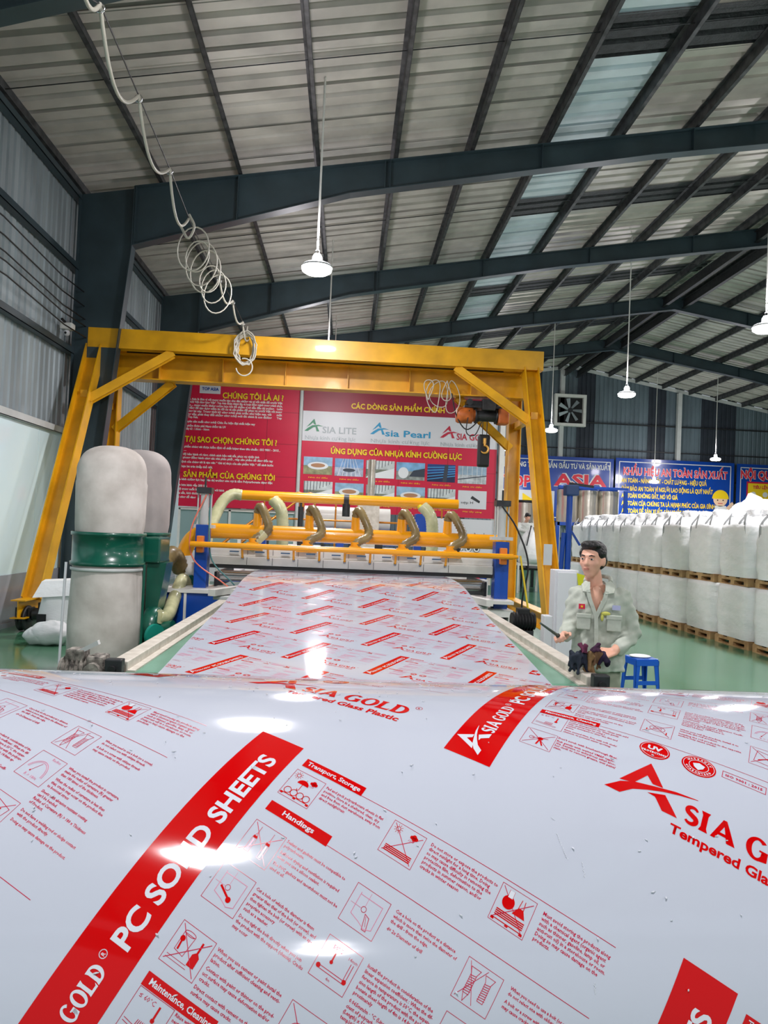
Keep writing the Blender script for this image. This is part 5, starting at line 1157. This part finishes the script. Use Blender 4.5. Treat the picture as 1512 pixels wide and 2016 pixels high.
def icon(P, i, a, b):
    o = lambda x, y: (a+x, b+y)
    cross = lambda: (P.line('C', [o(3, 40), o(41, 3)], .8), P.line('C', [o(3, 4), o(41, 38)], .8))
    def sun(x, y):
        P.ring('R', o(x, y), 2.6, .7, 14)
        for k in range(10): c, s_ = math.cos(k*PI/5), math.sin(k*PI/5); P.line('R', [o(x+c*3.6, y+s_*3.6), o(x+c*5.6, y+s_*5.6)], .5)
    def cloud(x, y):
        for dx_, dy_, r_ in ((-3, 0, 2.2), (0, 1.4, 3), (3, 0, 2.4), (0, -1, 2.6)): P.disc('R', o(x+dx_, y+dy_), r_, 12)
        for k in range(4): P.line('C', [o(x-4+2*k, y-4), o(x-5+2*k, y-6)], .4)
    def slab(y):
        for k in range(4): P.line('R', [o(5, y+2.1*k), o(39, y+2.1*k)], 1.3)
    if i == 0:
        sun(8, 35); cloud(32, 33)
        P.fill('R', [o(20+8*math.cos(t), 25+7*math.sin(t)) for t in np.linspace(0, PI, 14)]); P.line('R', [o(20, 25), o(20, 16), o(18, 15), o(17, 17)], .8)
        for k in range(4): P.ring('R', o(8+9.2*k, 10), 4.5, .9, 18)
        P.line('R', [o(2, 4.6), o(42, 4.6)], 1); 
        for x in (3, 22, 41): P.quad('R', a+x-2, b+2.2, a+x+2, b+4.6)
    elif i == 1: sun(9, 35); cloud(31, 34); slab(5); cross()
    elif i == 2:
        P.disc('R', o(14, 26), 7.5, 20); P.quad('W', a+11.2, b+31, a+16.8, b+39); P.line('R', [o(11.2, 31), o(11.2, 39)], .8); P.line('R', [o(16.8, 31), o(16.8, 39)], .8)
        P.fill('R', [o(22, 18), o(38, 18), o(33, 27), o(27, 27)]); P.line('R', [o(27, 27), o(28, 36)], .8); P.line('R', [o(33, 27), o(32, 36)], .8)
        slab(8); P.line('R', [o(3, 4), o(41, 4)], 1); [P.quad('R', a+x-2, b+1.6, a+x+2, b+4) for x in (4, 22, 40)]; cross()
    elif i == 3:
        for x in (12, 30):
            P.line('C', [o(x-3, 6), o(x-3, 24), o(x, 30), o(x+3, 24), o(x+3, 6)], .6, True); P.line('C', [o(x, 30), o(x, 38)], .6); P.quad('R', a+x-2.5, b+23, a+x+2.5, b+26); P.line('P', [o(x, 8), o(x, 21)], 2)
        cross()
    elif i in (4, 6):
        P.line('P', [o(9, 36), o(9, 12), o(20, 9), o(30, 5), o(38, 8), o(38, 34), o(9, 34)], .6); P.ring('C', o(20, 22), 3, .6, 14); P.line('P', [o(20, 26), o(20, 40)], .4); P.line('P', [o(3, 22), o(16, 22)], .4)
        if i == 4: P.line('R', [o(13, 20), o(27, 13)], 2.4); P.disc('R', o(28, 12), 3.2, 10)
        else: P.line('C', [o(24, 19), o(30, 17), o(33, 4), o(28, 4), o(24, 19)], .7); P.line('C', [o(26, 17), o(30, 8)], .5)
    elif i == 5:
        P.line('C', [o(8, 34), o(8, 16), o(20, 14), o(22, 34), o(8, 34)], .6); P.ring('C', o(15, 35), 7, .6, 18, ry=2.4); P.disc('R', o(10, 28), 3, 10); P.line('R', [o(10, 28), o(11, 18)], 2)
        P.fill('R', [o(28, 10), o(37, 10), o(37, 21), o(34, 24), o(31, 24), o(28, 21)]); P.line('R', [o(32.5, 24), o(32.5, 34)], 2.2); P.line('C', [o(4, 6), o(30, 6)], .5); P.line('C', [o(4, 9), o(28, 9)], .5); cross()
    elif i == 7:
        P.txt('C', '50°C', a+10, a+22, b+33, bold=.02); P.line('R', [o(16, 22), o(16, 30)], 1.8); P.disc('R', o(16, 21), 2, 10); P.line('C', [o(5, 13), o(38, 13)], .7); P.line('C', [o(5, 10), o(38, 10)], .7); P.disc('R', o(5, 12), 2.6, 10); P.disc('R', o(38, 12), 2.6, 10); P.line('C', [o(36, 13), o(36, 30)], .7); P.line('C', [o(39, 13), o(39, 30)], .7); P.txt('C', '14mm', a+31, a+42, b+32); P.txt('C', '4m', a+19, a+24, b+4)
    elif i == 8:
        P.ring('C', o(22, 20), 11, .7, 22, ry=8); P.ring('C', o(22, 20), 6, .6, 18, ry=4); P.line('R', [o(8, 8), o(8, 14)], 1.6); P.line('R', [o(36, 8), o(36, 14)], 1.6); cross()
    elif i == 9:
        for x in (13, 31):
            for k in range(8): P.line('C', [o(x-4+k*.15, 12+2.3*k), o(x+4-k*.15, 13+2.3*k)], .7)
            P.line('C', [o(x-3.4, 10), o(x-3.4, 30), o(x-6, 36), o(x+6, 36), o(x+3.4, 30), o(x+3.4, 10)], .6, True)
        P.line('C', [o(10, 10), o(13, 2), o(16, 10)], .6); P.line('C', [o(3, 3), o(26, 40)], .6); P.line('C', [o(24, 3), o(4, 40)], .6)
    elif i == 10:
        P.ring('P', o(20, 10), 16, .7, 22, 0, PI*.9, ry=20); P.ring('P', o(20, 10), 14, .6, 22, 0, PI*.9, ry=18); P.line('C', [o(14, 12), o(20, 26)], .6); P.disc('R', o(14, 12), 1.2, 8); P.txt('P', 'R > 180t', a+12, a+32, b+4); P.txt('P', 'Radius', a+24, a+38, b+36)
    elif i == 11: P.line('C', [o(6, 10), o(34, 6), o(40, 30), o(10, 36)], .7, True); P.line('R', [o(12, 14), o(30, 26)], 1.6); cross()
    elif i == 12:
        P.txt('C', '≤ 60°C', a+4, a+24, b+34, bold=.0); P.line('R', [o(30, 24), o(30, 36)], 2.2); P.disc('R', o(30, 23), 2.4, 10); P.line('C', [o(3, 12), o(34, 8)], .6); P.line('C', [o(3, 9), o(34, 5)], .6)
        for k in range(6): P.line('C', [o(16+2*k, 10), o(17+2*k, 17)], .7)
    else: P.disc('R', o(24, 22), 4, 12); P.line('R', [o(24, 22), o(22, 8)], 2.4); P.line('R', [o(24, 20), o(30, 8)], 2.2); P.ring('C', o(12, 20), 3.4, .7, 12); P.line('C', [o(12, 20), o(34, 26)], 1); cross()

CA, SA = math.cos(math.radians(31.08)), math.sin(math.radians(31.08))
BE0 = np.array([-.10316, .16737]); V1 = np.array([.50642, .29228]); V2 = np.array([.50265, -.39394])
SPLIT = {}
def packed(P, level):
    """one vertex and face list per ink, long pieces cut so that they follow the curve"""
    out = {}
    for k, L in P.L.items():
        if not L: continue
        V = []; Fc = []; n = 0
        for v, f in L: V.append(v); Fc += [tuple(i+n for i in q) for q in f]; n += len(v)
        V = np.concatenate(V)
        if k in 'RW' and level == 2:
            bm = bmesh.new(); vs = [bm.verts.new((p[0], p[1], 0)) for p in V]
            for q in Fc:
                try: bm.faces.new([vs[i] for i in q])
                except ValueError: pass
            # s = a*SA - b*CA : cut across it every 12 mm
            S_ = V[:, 0]*SA-V[:, 1]*CA
            for c in np.arange(S_.min()+6, S_.max(), 12):
                bmesh.ops.bisect_plane(bm, geom=bm.verts[:]+bm.edges[:]+bm.faces[:], plane_co=(SA*c, -CA*c, 0), plane_no=(SA, -CA, 0))
            bm.verts.index_update(); V = np.array([v.co[:2] for v in bm.verts]); Fc = [tuple(v.index for v in f.verts) for f in bm.faces]; bm.free()
        out[k] = (V, Fc)
    return out
FULL = packed(build_print(2), 2); DENSE = False; LOW = packed(build_print(1), 1)
NAMES = {'R': ('red_print', M_PR, .0003), 'C': ('small_print', M_PC, .0003), 'B': ('printed_band', M_PR, .0003), 'W': ('white_lettering', M_PW, .0006), 'P': ('faint_print', M_PP, .0003)}
def place_tile(org, packs, far):
    pr_ = None
    for k, (V, Fc) in packs.items():
        a, b = V[:, 0]*.001, V[:, 1]*.001
        t = org[0]+a*CA+b*SA; s_ = org[1]+a*SA-b*CA
        ok = (t > T0+.004) & (t < T1-.004) & (s_ < PS[-1]-.01) & (s_ > SMIN+.02)
        if not ok.any(): continue
        nm, m, lift = NAMES[k]
        if not ok.all():
            fc = [q for q in Fc if all(ok[i] for i in q)]
        else: fc = Fc
        if not fc: continue
        P3 = surf(t, s_, lift)
        me = bpy.data.meshes.new(nm); me.from_pydata(P3.tolist(), [], fc); me.materials.append(m); me.polygons.foreach_set('use_smooth', [True]*len(fc))
        o = ob(nm, me, None, sheet)
        if k != 'B': o['kind'] = 'stuff'
for i in range(-18, 8):
    for j in range(-12, 18):
        org = BE0+i*V1+j*V2
        # extents of the page: a 0..515, b -492..0 mm
        cs = [org+np.array([a*CA+b*SA, a*SA-b*CA]) for a in (0, .515) for b in (-.47, 0)]
        tmin, tmax = min(c[0] for c in cs), max(c[0] for c in cs); smin, smax = min(c[1] for c in cs), max(c[1] for c in cs)
        if tmax < T0 or tmin > T1 or smax < SMIN+.1 or smin > PS[-1]: continue
        near = smax > -.2 and smin < .75
        if smin < -8.0 and not near: continue
        place_tile(org, FULL if near else LOW, not near)

SCR = [((0.2751, 0.327), (0.2772, 0.3432), .0006), ((0.2782, 0.3444), (0.2824, 0.3592), .0006), ((0.2997, 0.3608), (0.2994, 0.3791), .0006), ((0.2961, 0.4836), (0.2957, 0.4947), .0006), ((0.2715, 0.306), (0.2752, 0.31), .0006)]
# small white chips of swarf lying on the sheet
ch = MB(); rnd = random.Random(3)
for k in range(260):
    t_, s_ = rnd.uniform(-.6, .85), rnd.choice([rnd.uniform(-.1, .05), rnd.uniform(-.05, .5)]); p = Vector(surf(t_, s_, .0012)); a = rnd.uniform(0, PI); L_ = rnd.uniform(.0012, .0035)
    d = Vector((math.cos(a), math.sin(a), 0))*L_; ch.prism([p-d, p-d*.2+Vector((d.y, -d.x, 0))*.4, p+d, p+Vector((-d.y, d.x, 0))*.35], (0, 0, .0009))
for (ta, sa), (tb, sb2), w_ in (SCR):
    n_ = 6
    for q in range(n_):
        p = Vector(surf(ta+(tb-ta)*q/n_+rnd.uniform(-.001, .001), sa+(sb2-sa)*q/n_, .0009)); p2 = Vector(surf(ta+(tb-ta)*(q+.7)/n_, sa+(sb2-sa)*(q+.7)/n_, .0009))
        ch.prism([p+Vector((-w_, 0, 0)), p2+Vector((-w_*.3, 0, 0)), p2+Vector((w_*.3, 0, 0)), p+Vector((w_, 0, 0))], (0, 0, .0004))
tag(ob('swarf_chips', ch, M_PW, kind='stuff'), 'tiny white plastic chips scattered over the foreground sheet', 'debris')

# =================================================================== PEOPLE
def capsule(mb, p, q, r0, r1, n=14, sx=1., sy=1.):
    p, q = Vector(p), Vector(q); d = (q-p); L = d.length
    if L < 1e-6: return mb.ell(p, (r0, r0, r0))
    d.normalize(); path = []; rr = []
    for k in range(5): a = PI/2*k/4; path.append(p-d*r0*math.cos(a)); rr.append(max(.0008, r0*math.sin(a)))
    for k in range(5): a = PI/2*k/4; path.append(q+d*r1*math.sin(a)); rr.append(max(.0008, r1*math.cos(a)))
    return mb.tube(path, rr, n)
def loft(mb, secs, n=28):
    """closed sections (centre, rx, ry)"""
    vs = []
    for c, rx, ry in secs:
        for k in range(n): a = 2*PI*k/n; vs.append((c[0]+rx*math.cos(a), c[1]+ry*math.sin(a), c[2]))
    m = len(secs); mb.add(vs, [(j*n+k, j*n+(k+1) % n, (j+1)*n+(k+1) % n, (j+1)*n+k) for j in range(m-1) for k in range(n)], True)
    mb.poly(vs[:n][::-1]); return mb.poly(vs[-n:])
def merged(name, mb, m, parent, voxel, smooth=6, wrinkle=0.):
    me = mesh_of(mb, name, m); o = bpy.data.objects.new(name, me); COL.objects.link(o)
    md = o.modifiers.new('remesh', 'REMESH'); md.mode = 'VOXEL'; md.voxel_size = voxel; md.use_smooth_shade = True
    sm = o.modifiers.new('smooth', 'SMOOTH'); sm.factor = .5; sm.iterations = smooth
    dg = bpy.context.evaluated_depsgraph_get(); me2 = bpy.data.meshes.new_from_object(o.evaluated_get(dg)); o.modifiers.clear(); o.data = me2
    me2.materials.clear(); me2.materials.append(m)
    if wrinkle:
        n = len(me2.vertices); co = np.empty(n*3); me2.vertices.foreach_get('co', co); co = co.reshape(-1, 3); no = np.empty(n*3); me2.vertices.foreach_get('normal', no); no = no.reshape(-1, 3)
        w = np.sin(co[:, 2]*58+co[:, 0]*33+2*np.sin(co[:, 1]*21))*.55+np.sin(co[:, 2]*97-co[:, 0]*71+co[:, 1]*40)*.35+np.sin(co[:, 0]*120+co[:, 2]*31)*.25
        me2.vertices.foreach_set('co', (co+no*w[:, None]*wrinkle).ravel())
    me2.polygons.foreach_set('use_smooth', [True]*len(me2.polygons)); me2.update(); o.parent = parent; return o
def hand(mb, wrist, d, up, curl, side, s=1.):
    """palm and five fingers; d points along the hand, up is the back of the hand, side +1/-1 is where the thumb leaves"""
    d = Vector(d).normalized(); up = (Vector(up)-d*Vector(up).dot(d)).normalized(); x = d.cross(up)*side; w = Vector(wrist)
    for k in range(4):
        o = x*(.033-.022*k)*s; capsule(mb, w+o*.6, w+d*.085*s+o, .015*s, .012*s, 10)
    for k, L in enumerate((.068, .077, .071, .056)):
        b = w+d*.088*s+x*(.033-.022*k)*s; dirn = d.copy()
        for j, (f, r) in enumerate(((.45, .0092), (.30, .0085), (.25, .0075))):
            ax = x.normalized(); ang = curl*(.8+.3*j); dirn = (Matrix.Rotation(-ang*side if 0 else 0, 3, ax) @ dirn)
            dirn = (dirn*math.cos(ang)-up*math.sin(ang)).normalized() if j == 0 else (dirn*math.cos(ang)+(dirn.cross(x).normalized()*(-1 if dirn.cross(x).dot(up) > 0 and j == 0 else 1))*0).normalized() if ang < .02 else (Matrix.Rotation(ang, 3, up.cross(d).normalized()) @ dirn).normalized()
            e = b+dirn*L*f*s; capsule(mb, b, e, r*s, r*.92*s, 8); b = e
    b = w+d*.03*s+x*.028*s; e = b+(d*.5+x*.8-up*.3).normalized()*.045*s; capsule(mb, b, e, .013*s, .011*s, 8); e2 = e+(d*.85+x*.1-up*.5).normalized()*.036*s; capsule(mb, e, e2, .0105*s, .0085*s, 8)
def head(mb, c, s=1.):
    """head facing -Y, centre of the skull at c"""
    E = lambda x, y, z, a, b, d: mb.ell((c[0]+x*s, c[1]+y*s, c[2]+z*s), (a*s, b*s, d*s), 20, 14)
    E(0, .012, .03, .074, .092, .088); E(0, -.022, -.02, .062, .068, .085); E(0, -.04, -.082, .038, .034, .032); E(0, -.055, -.055, .04, .03, .03)
    E(.036, -.05, -.02, .026, .03, .028); E(-.036, -.05, -.02, .026, .03, .028)
    E(0, -.072, .028, .05, .018, .014)
    capsule(mb, (c[0], c[1]-.084*s, c[2]+.012*s), (c[0], c[1]-.098*s, c[2]-.022*s), .008*s, .013*s, 10)
    E(.011, -.088, -.027, .009, .01, .008); E(-.011, -.088, -.027, .009, .01, .008)
    E(0, -.082, -.052, .022, .012, .0055); E(0, -.08, -.062, .02, .012, .006)
    for sx in (-1, 1): E(sx*.076, .008, -.005, .010, .022, .033); E(sx*.07, .0, -.02, .012, .016, .016)
def hair_mesh(mb, c, s=1.):
    E = lambda x, y, z, a, b, d: mb.ell((c[0]+x*s, c[1]+y*s, c[2]+z*s), (a*s, b*s, d*s), 20, 14)
    E(0, .026, .058, .081, .096, .073); E(0, .05, .0, .079, .066, .07); E(.0, -.03, .097, .068, .062, .032)
    E(.062, .005, .045, .024, .05, .04); E(-.062, .005, .045, .024, .05, .04); E(.03, -.058, .098, .035, .03, .018)

def add_face(root, c, s, ang):
    R = Matrix.Rotation(ang, 3, 'Z')
    def P_(x, y, z): return Vector((c[0], c[1], c[2])) + R @ Vector((x*s, y*s, z*s))
    ew = mat('eye_white', (222, 216, 210), .3); lp = mat('lip_pink', (188, 124, 106), .5)
    for sx in (-1, 1):
        ob('eye', MB().ell(P_(sx*.031, -.0815, .008), (.0135*s, .006*s, .0062*s), 14, 8, rot=R), ew, root)
        ob('iris', MB().ell(P_(sx*.031, -.0862, .008), (.0056*s, .003*s, .0056*s), 12, 8, rot=R), M_HAIR, root)
        mb = MB(); mb.tube([P_(sx*.017, -.0875, .0135), P_(sx*.031, -.0885, .0165), P_(sx*.047, -.081, .012)], .0024*s, 6); ob('eyelid', mb, M_SKIN, root)
        mb = MB(); mb.tube([P_(sx*.014, -.0885, .028), P_(sx*.03, -.090, .033), P_(sx*.05, -.078, .029)], [.0035*s, .0042*s, .002*s], 6); ob('eyebrow', mb, M_HAIR, root)
    ob('lips', MB().ell(P_(0, -.0925, -.0525), (.022*s, .0065*s, .0045*s), 14, 8, rot=R).ell(P_(0, -.0915, -.0605), (.019*s, .0065*s, .005*s), 14, 8, rot=R), lp, root)

# ---- the near worker: body frame with +x to the viewer's right, facing -Y, turned a little to the viewer's left
wp = at(1181, 1200, 4.78)
TURN = -.30
man = thing('person', 'young man in a grey-green work shirt holding a stick and dark rags, beside the conveyor', 'person', (wp.x-.015, 4.78, 0), rz=TURN)
HC = (-.045, -.03, 1.512)        # skull centre
hang = -.42
RZ = Matrix.Rotation(hang, 3, 'Z')
body = MB(); hm = MB(); head(hm, (0, 0, 0))
for v in hm.v: pass
body.add([tuple(Vector(HC)+RZ @ Vector(v)) for v in hm.v], hm.f, True)
capsule(body, (-.02, .02, 1.30), (-.04, -.005, 1.44), .058, .053, 18)
loft(body, [((0, .02, .88), .115, .085), ((0, .015, 1.1), .115, .085), ((0, .01, 1.23), .125, .085), ((0, .02, 1.31), .11, .08), ((-.01, .02, 1.355), .06, .055)])
SHL, SHR = (-.135, .02, 1.285), (.150, .03, 1.28)
ELL, ELR = (-.165, -.02, 1.07), (.215, .02, 1.05)
WRL, WRR = (-.205, -.22, 1.03), (.10, -.20, .955)
capsule(body, SHL, ELL, .036, .036); capsule(body, ELL, WRL, .038, .028); capsule(body, SHR, ELR, .036, .036); capsule(body, ELR, WRR, .042, .028)
for sx in (-1, 1):
    capsule(body, (sx*.072, .02, .90), (sx*.09, .0, .50), .06, .05); capsule(body, (sx*.09, .0, .50), (sx*.10, .03, .09), .048, .036); capsule(body, (sx*.10, .03, .06), (sx*.115, -.12, .035), .036, .03)
hand(body, WRL, (-.35, -.9, .12), (-.5, .1, .8), 1.05, -1, .95)
hand(body, WRR, (-.72, -.62, -.15), (.3, -.35, .85), .95, 1, .95)
merged('body', body, M_SKIN, man, .0062, 4)
hb = MB(); hh = MB(); hair_mesh(hh, (0, 0, 0)); hb.add([tuple(Vector(HC)+RZ @ Vector(v)) for v in hh.v], hh.f, True); merged('hair', hb, M_HAIR, man, .007, 3, .0015)
add_face(man, HC, 1., hang)
# shirt: torso with open neck, sleeves, loose hem
sh = MB()
loft(sh, [((.01, .02, .80), .175, .135), ((.01, .02, .87), .175, .138), ((.01, .015, 1.0), .165, .135), ((.01, .01, 1.12), .165, .13), ((.005, .01, 1.22), .168, .125), ((.005, .02, 1.29), .15, .11), ((.0, .03, 1.34), .10, .08), ((-.005, .035, 1.37), .078, .066)])
capsule(sh, (-.125, .02, 1.275), (-.155, -.01, 1.15), .066, .062, 18); capsule(sh, (-.155, -.01, 1.15), ELL, .062, .058, 18); capsule(sh, ELL, (-.195, -.165, 1.038), .06, .048, 18)
capsule(sh, (.14, .03, 1.27), (.19, .03, 1.15), .07, .066, 18); capsule(sh, (.19, .03, 1.15), ELR, .066, .064, 18); capsule(sh, ELR, (.135, -.145, .97), .064, .05, 18)
so = merged('work_shirt', sh, M_SHIRT, man, .0085, 7, .0065)
# cut the open V neck
bm = bmesh.new(); bm.from_mesh(so.data)
kill = [f for f in bm.faces if (lambda c: c.y < .03 and c.z > 1.165 and abs(c.x+.015) < (c.z-1.165)*.34 + .0)(f.calc_center_median())]
kill += [f for f in bm.faces if f.calc_center_median().z > 1.352 and abs(f.calc_center_median().x+.005) < .065 and f.calc_center_median().y < .09]
bmesh.ops.delete(bm, geom=list(set(kill)), context='FACES'); bm.to_mesh(so.data); bm.free()
ob('chest', MB().ell((-.015, -.072, 1.245), (.052, .035, .105), 20, 14), M_SKIN, man)
# collar wings, placket, pockets, badges
ob('collar', MB().prism([(-.085, -.02, 1.37), (-.055, -.08, 1.365), (-.055, -.128, 1.305), (-.10, -.118, 1.305), (-.108, -.04, 1.345)], (0, -.008, .008)).prism([(.075, -.02, 1.375), (.04, -.08, 1.365), (.04, -.132, 1.297), (.092, -.122, 1.305), (.105, -.04, 1.345)], (0, -.008, .008)).tube(catmull([(-.085, -.02, 1.37), (-.07, .06, 1.395), (.0, .10, 1.405), (.07, .06, 1.40), (.075, -.02, 1.375)]), .014, 8), M_SHIRT, man)
for vp in ([(-.066, -.125, 1.325), (-.055, -.131, 1.27), (-.034, -.135, 1.215), (-.014, -.137, 1.160)], [(.048, -.128, 1.32), (.036, -.133, 1.27), (.012, -.136, 1.215), (-.010, -.137, 1.160)], [(-.012, -.137, 1.165), (-.006, -.143, 1.0), (0, -.147, .84)]):
    P_ = catmull(vp, 6); mbp = MB()
    for p, q in zip(P_[:-1], P_[1:]): mbp.bar(p, q+(q-p)*.1, .024, .010, up=(0, -1, 0))
    ob('placket', mbp, M_SHIRT, man)
ob('pocket', MB().bbox((-.13, -.136, 1.07), (-.045, -.12, 1.165), .006).bbox((-.134, -.141, 1.143), (-.041, -.122, 1.172), .006), M_SHIRT, man)
ob('pocket', MB().bbox((.055, -.136, 1.07), (.142, -.118, 1.165), .006).bbox((.05, -.141, 1.143), (.147, -.12, 1.172), .006), M_SHIRT, man)
fb = ob('flag_patch', MB().box((-.122, -.130, 1.20), (-.082, -.120, 1.232)), M_RED, man)
fb['label'] = 'small red flag patch with a yellow star'
st = [(-.102+.011*(1 if k % 2 == 0 else .4)*math.sin(k*PI/5), -.132, 1.216+.011*(1 if k % 2 == 0 else .4)*math.cos(k*PI/5)) for k in range(10)]
ob('star', MB().prism(st, (0, .004, 0)), M_YTXT, fb)
ob('chest_logo', MB().box((.085, -.130, 1.205), (.135, -.118, 1.235)), mat('badge_violet', (176, 180, 214), .6), man)
ob('yellow_stain', MB().ell((.045, -.134, 1.18), (.03, .009, .013)).ell((.025, -.134, 1.155), (.010, .007, .024)), mat('yellow_mark', (202, 200, 96), .7), man)
for z in (1.14, 1.06, .98, .90): ob('button', MB().cyl((-.005, -.136, z), (-.005, -.126, z), .006, 10), M_GREY, man)
tr = MB(); loft(tr, [((0, .02, .70), .145, .115), ((0, .02, .82), .15, .115), ((0, .02, .90), .145, .11)])
for sx in (-1, 1): capsule(tr, (sx*.072, .02, .78), (sx*.09, .0, .48), .088, .072, 18); capsule(tr, (sx*.098, .0, .48), (sx*.10, .03, .12), .076, .066, 18)
merged('trousers', tr, mat('workwear_trousers', (140, 146, 128), .85, var=.12, vscale=8), man, .011, 6, .003)
for sx in (-1, 1):
    sb = MB(); capsule(sb, (sx*.10, .035, .055), (sx*.118, -.15, .045), .048, .042, 16); sb.bbox((sx*.109-.048, -.19, .0), (sx*.109+.048, .085, .025), .01); merged('shoe', sb, M_BLACK, man, .008, 3)
# held things (top-level)
R3 = Matrix.Rotation(TURN, 3, 'Z'); MO = man.location
w3 = lambda p: MO + R3 @ Vector(p)
hl = w3((-.235, -.295, 1.035))
tip = at(1064, 1227, 4.35)
stk = thing('knife_stick', 'thin dark stick held out in the man\'s right hand', 'tool', hl)
dd = (tip-hl); ob('shaft', MB().tube([-dd*.18, dd*.1, dd], [.011, .010, .006], 10), mat('stick_green', (70, 84, 76), .5), stk)
ob('grip', MB().tube([-dd*.2, dd*.08], [.014, .014], 12), M_DKGREY, stk)
rp = w3((-.035, -.29, .925))
rg = thing('rag_bundle', 'bundle of dark and brown rags clutched in the man\'s left hand', 'rags', rp)
def rag(cx, cz, r, seed, L_):
    rnd = random.Random(seed); mb = MB()
    for k in range(9):
        capsule(mb, (cx+rnd.uniform(-.026, .026), rnd.uniform(-.025, .025), cz+.03*rnd.random()), (cx+rnd.uniform(-.035, .035), rnd.uniform(-.035, .025), cz-L_*rnd.uniform(.3, 1.15)), r*.55, r*.38, 10)
    return mb
for nm, cx, cz, r, c, sd, L_ in (('rag', -.105, .0, .028, (44, 52, 66), 1, .09), ('rag', -.055, -.01, .028, (24, 32, 52), 2, .08), ('rag', -.01, .0, .026, (138, 108, 72), 3, .10), ('rag', .03, .01, .022, (110, 80, 56), 4, .08), ('rag', .072, .0, .030, (32, 17, 50), 5, .05), ('rag', -.055, .045, .018, (96, 36, 66), 6, .02), ('rag', .03, .05, .02, (62, 26, 56), 7, .02)):
    merged(nm, rag(cx, cz, r, sd, L_), mat('rag_%d' % sd, c, .9, var=.35, vscale=25), rg, .0045, 1, .004)

# ---- the far worker, on the platform by the tanks
fp_ = W3(1035, 1008, 21.85)
m2 = thing('person', 'far worker in pale work clothes bending over a white bag between the crane legs', 'person', (fp_.x+.02, 21.95, .68), rz=-.2)
b2 = MB(); hh = MB(); head(hh, (0, 0, 0)); RR = Matrix.Rotation(.5, 3, 'Z') @ Matrix.Rotation(.45, 3, 'X')
H2 = Vector((.06, -.12, 1.50)); b2.add([tuple(H2+RR @ Vector(v)) for v in hh.v], hh.f, True); capsule(b2, (.01, .0, 1.30), H2+Vector((-.01, .03, -.08)), .06, .055)
for sx, e, w in ((-1, (-.2, -.2, 1.12), (.12, -.38, 1.06)), (1, (.26, -.1, 1.1), (.36, -.36, 1.1))):
    capsule(b2, e, w, .042, .028); hand(b2, w, (.5, -.7, 0), (0, .2, .9), .6, sx, .95)
for sx in (-1, 1): capsule(b2, (sx*.1, .05, .1), (sx*.1, -.08, .04), .036, .03)
merged('body', b2, M_SKIN, m2, .009, 3)
hb = MB(); hh = MB(); hair_mesh(hh, (0, 0, 0)); hb.add([tuple(H2+RR @ Vector(v)) for v in hh.v], hh.f, True); merged('hair', hb, M_HAIR, m2, .010, 3)
sb = MB(); loft(sb, [((0, .06, .78), .19, .14), ((0, .05, .95), .185, .14), ((.0, .02, 1.15), .20, .14), ((.01, -.02, 1.29), .19, .11), ((.01, -.03, 1.35), .09, .07)])
capsule(sb, (-.17, .0, 1.27), (-.2, -.2, 1.12), .08, .065); capsule(sb, (-.2, -.2, 1.12), (.06, -.35, 1.07), .065, .05); capsule(sb, (.19, .0, 1.27), (.26, -.1, 1.1), .08, .065); capsule(sb, (.26, -.1, 1.1), (.34, -.31, 1.1), .065, .05)
merged('work_shirt', sb, mat('pale_workwear', (206, 212, 206), .85), m2, .012, 6, .004)
sb = MB(); loft(sb, [((0, .06, .72), .17, .13), ((0, .06, .86), .17, .13)])
for sx in (-1, 1): capsule(sb, (sx*.09, .06, .78), (sx*.1, .04, .48), .1, .075); capsule(sb, (sx*.1, .04, .48), (sx*.1, .06, .1), .075, .062)
merged('trousers', sb, MATS['pale_workwear'], m2, .014, 6)
for sx in (-1, 1): ob('shoe', MB().ell((sx*.1, -.02, .04), (.05, .14, .042)), M_BLACK, m2)
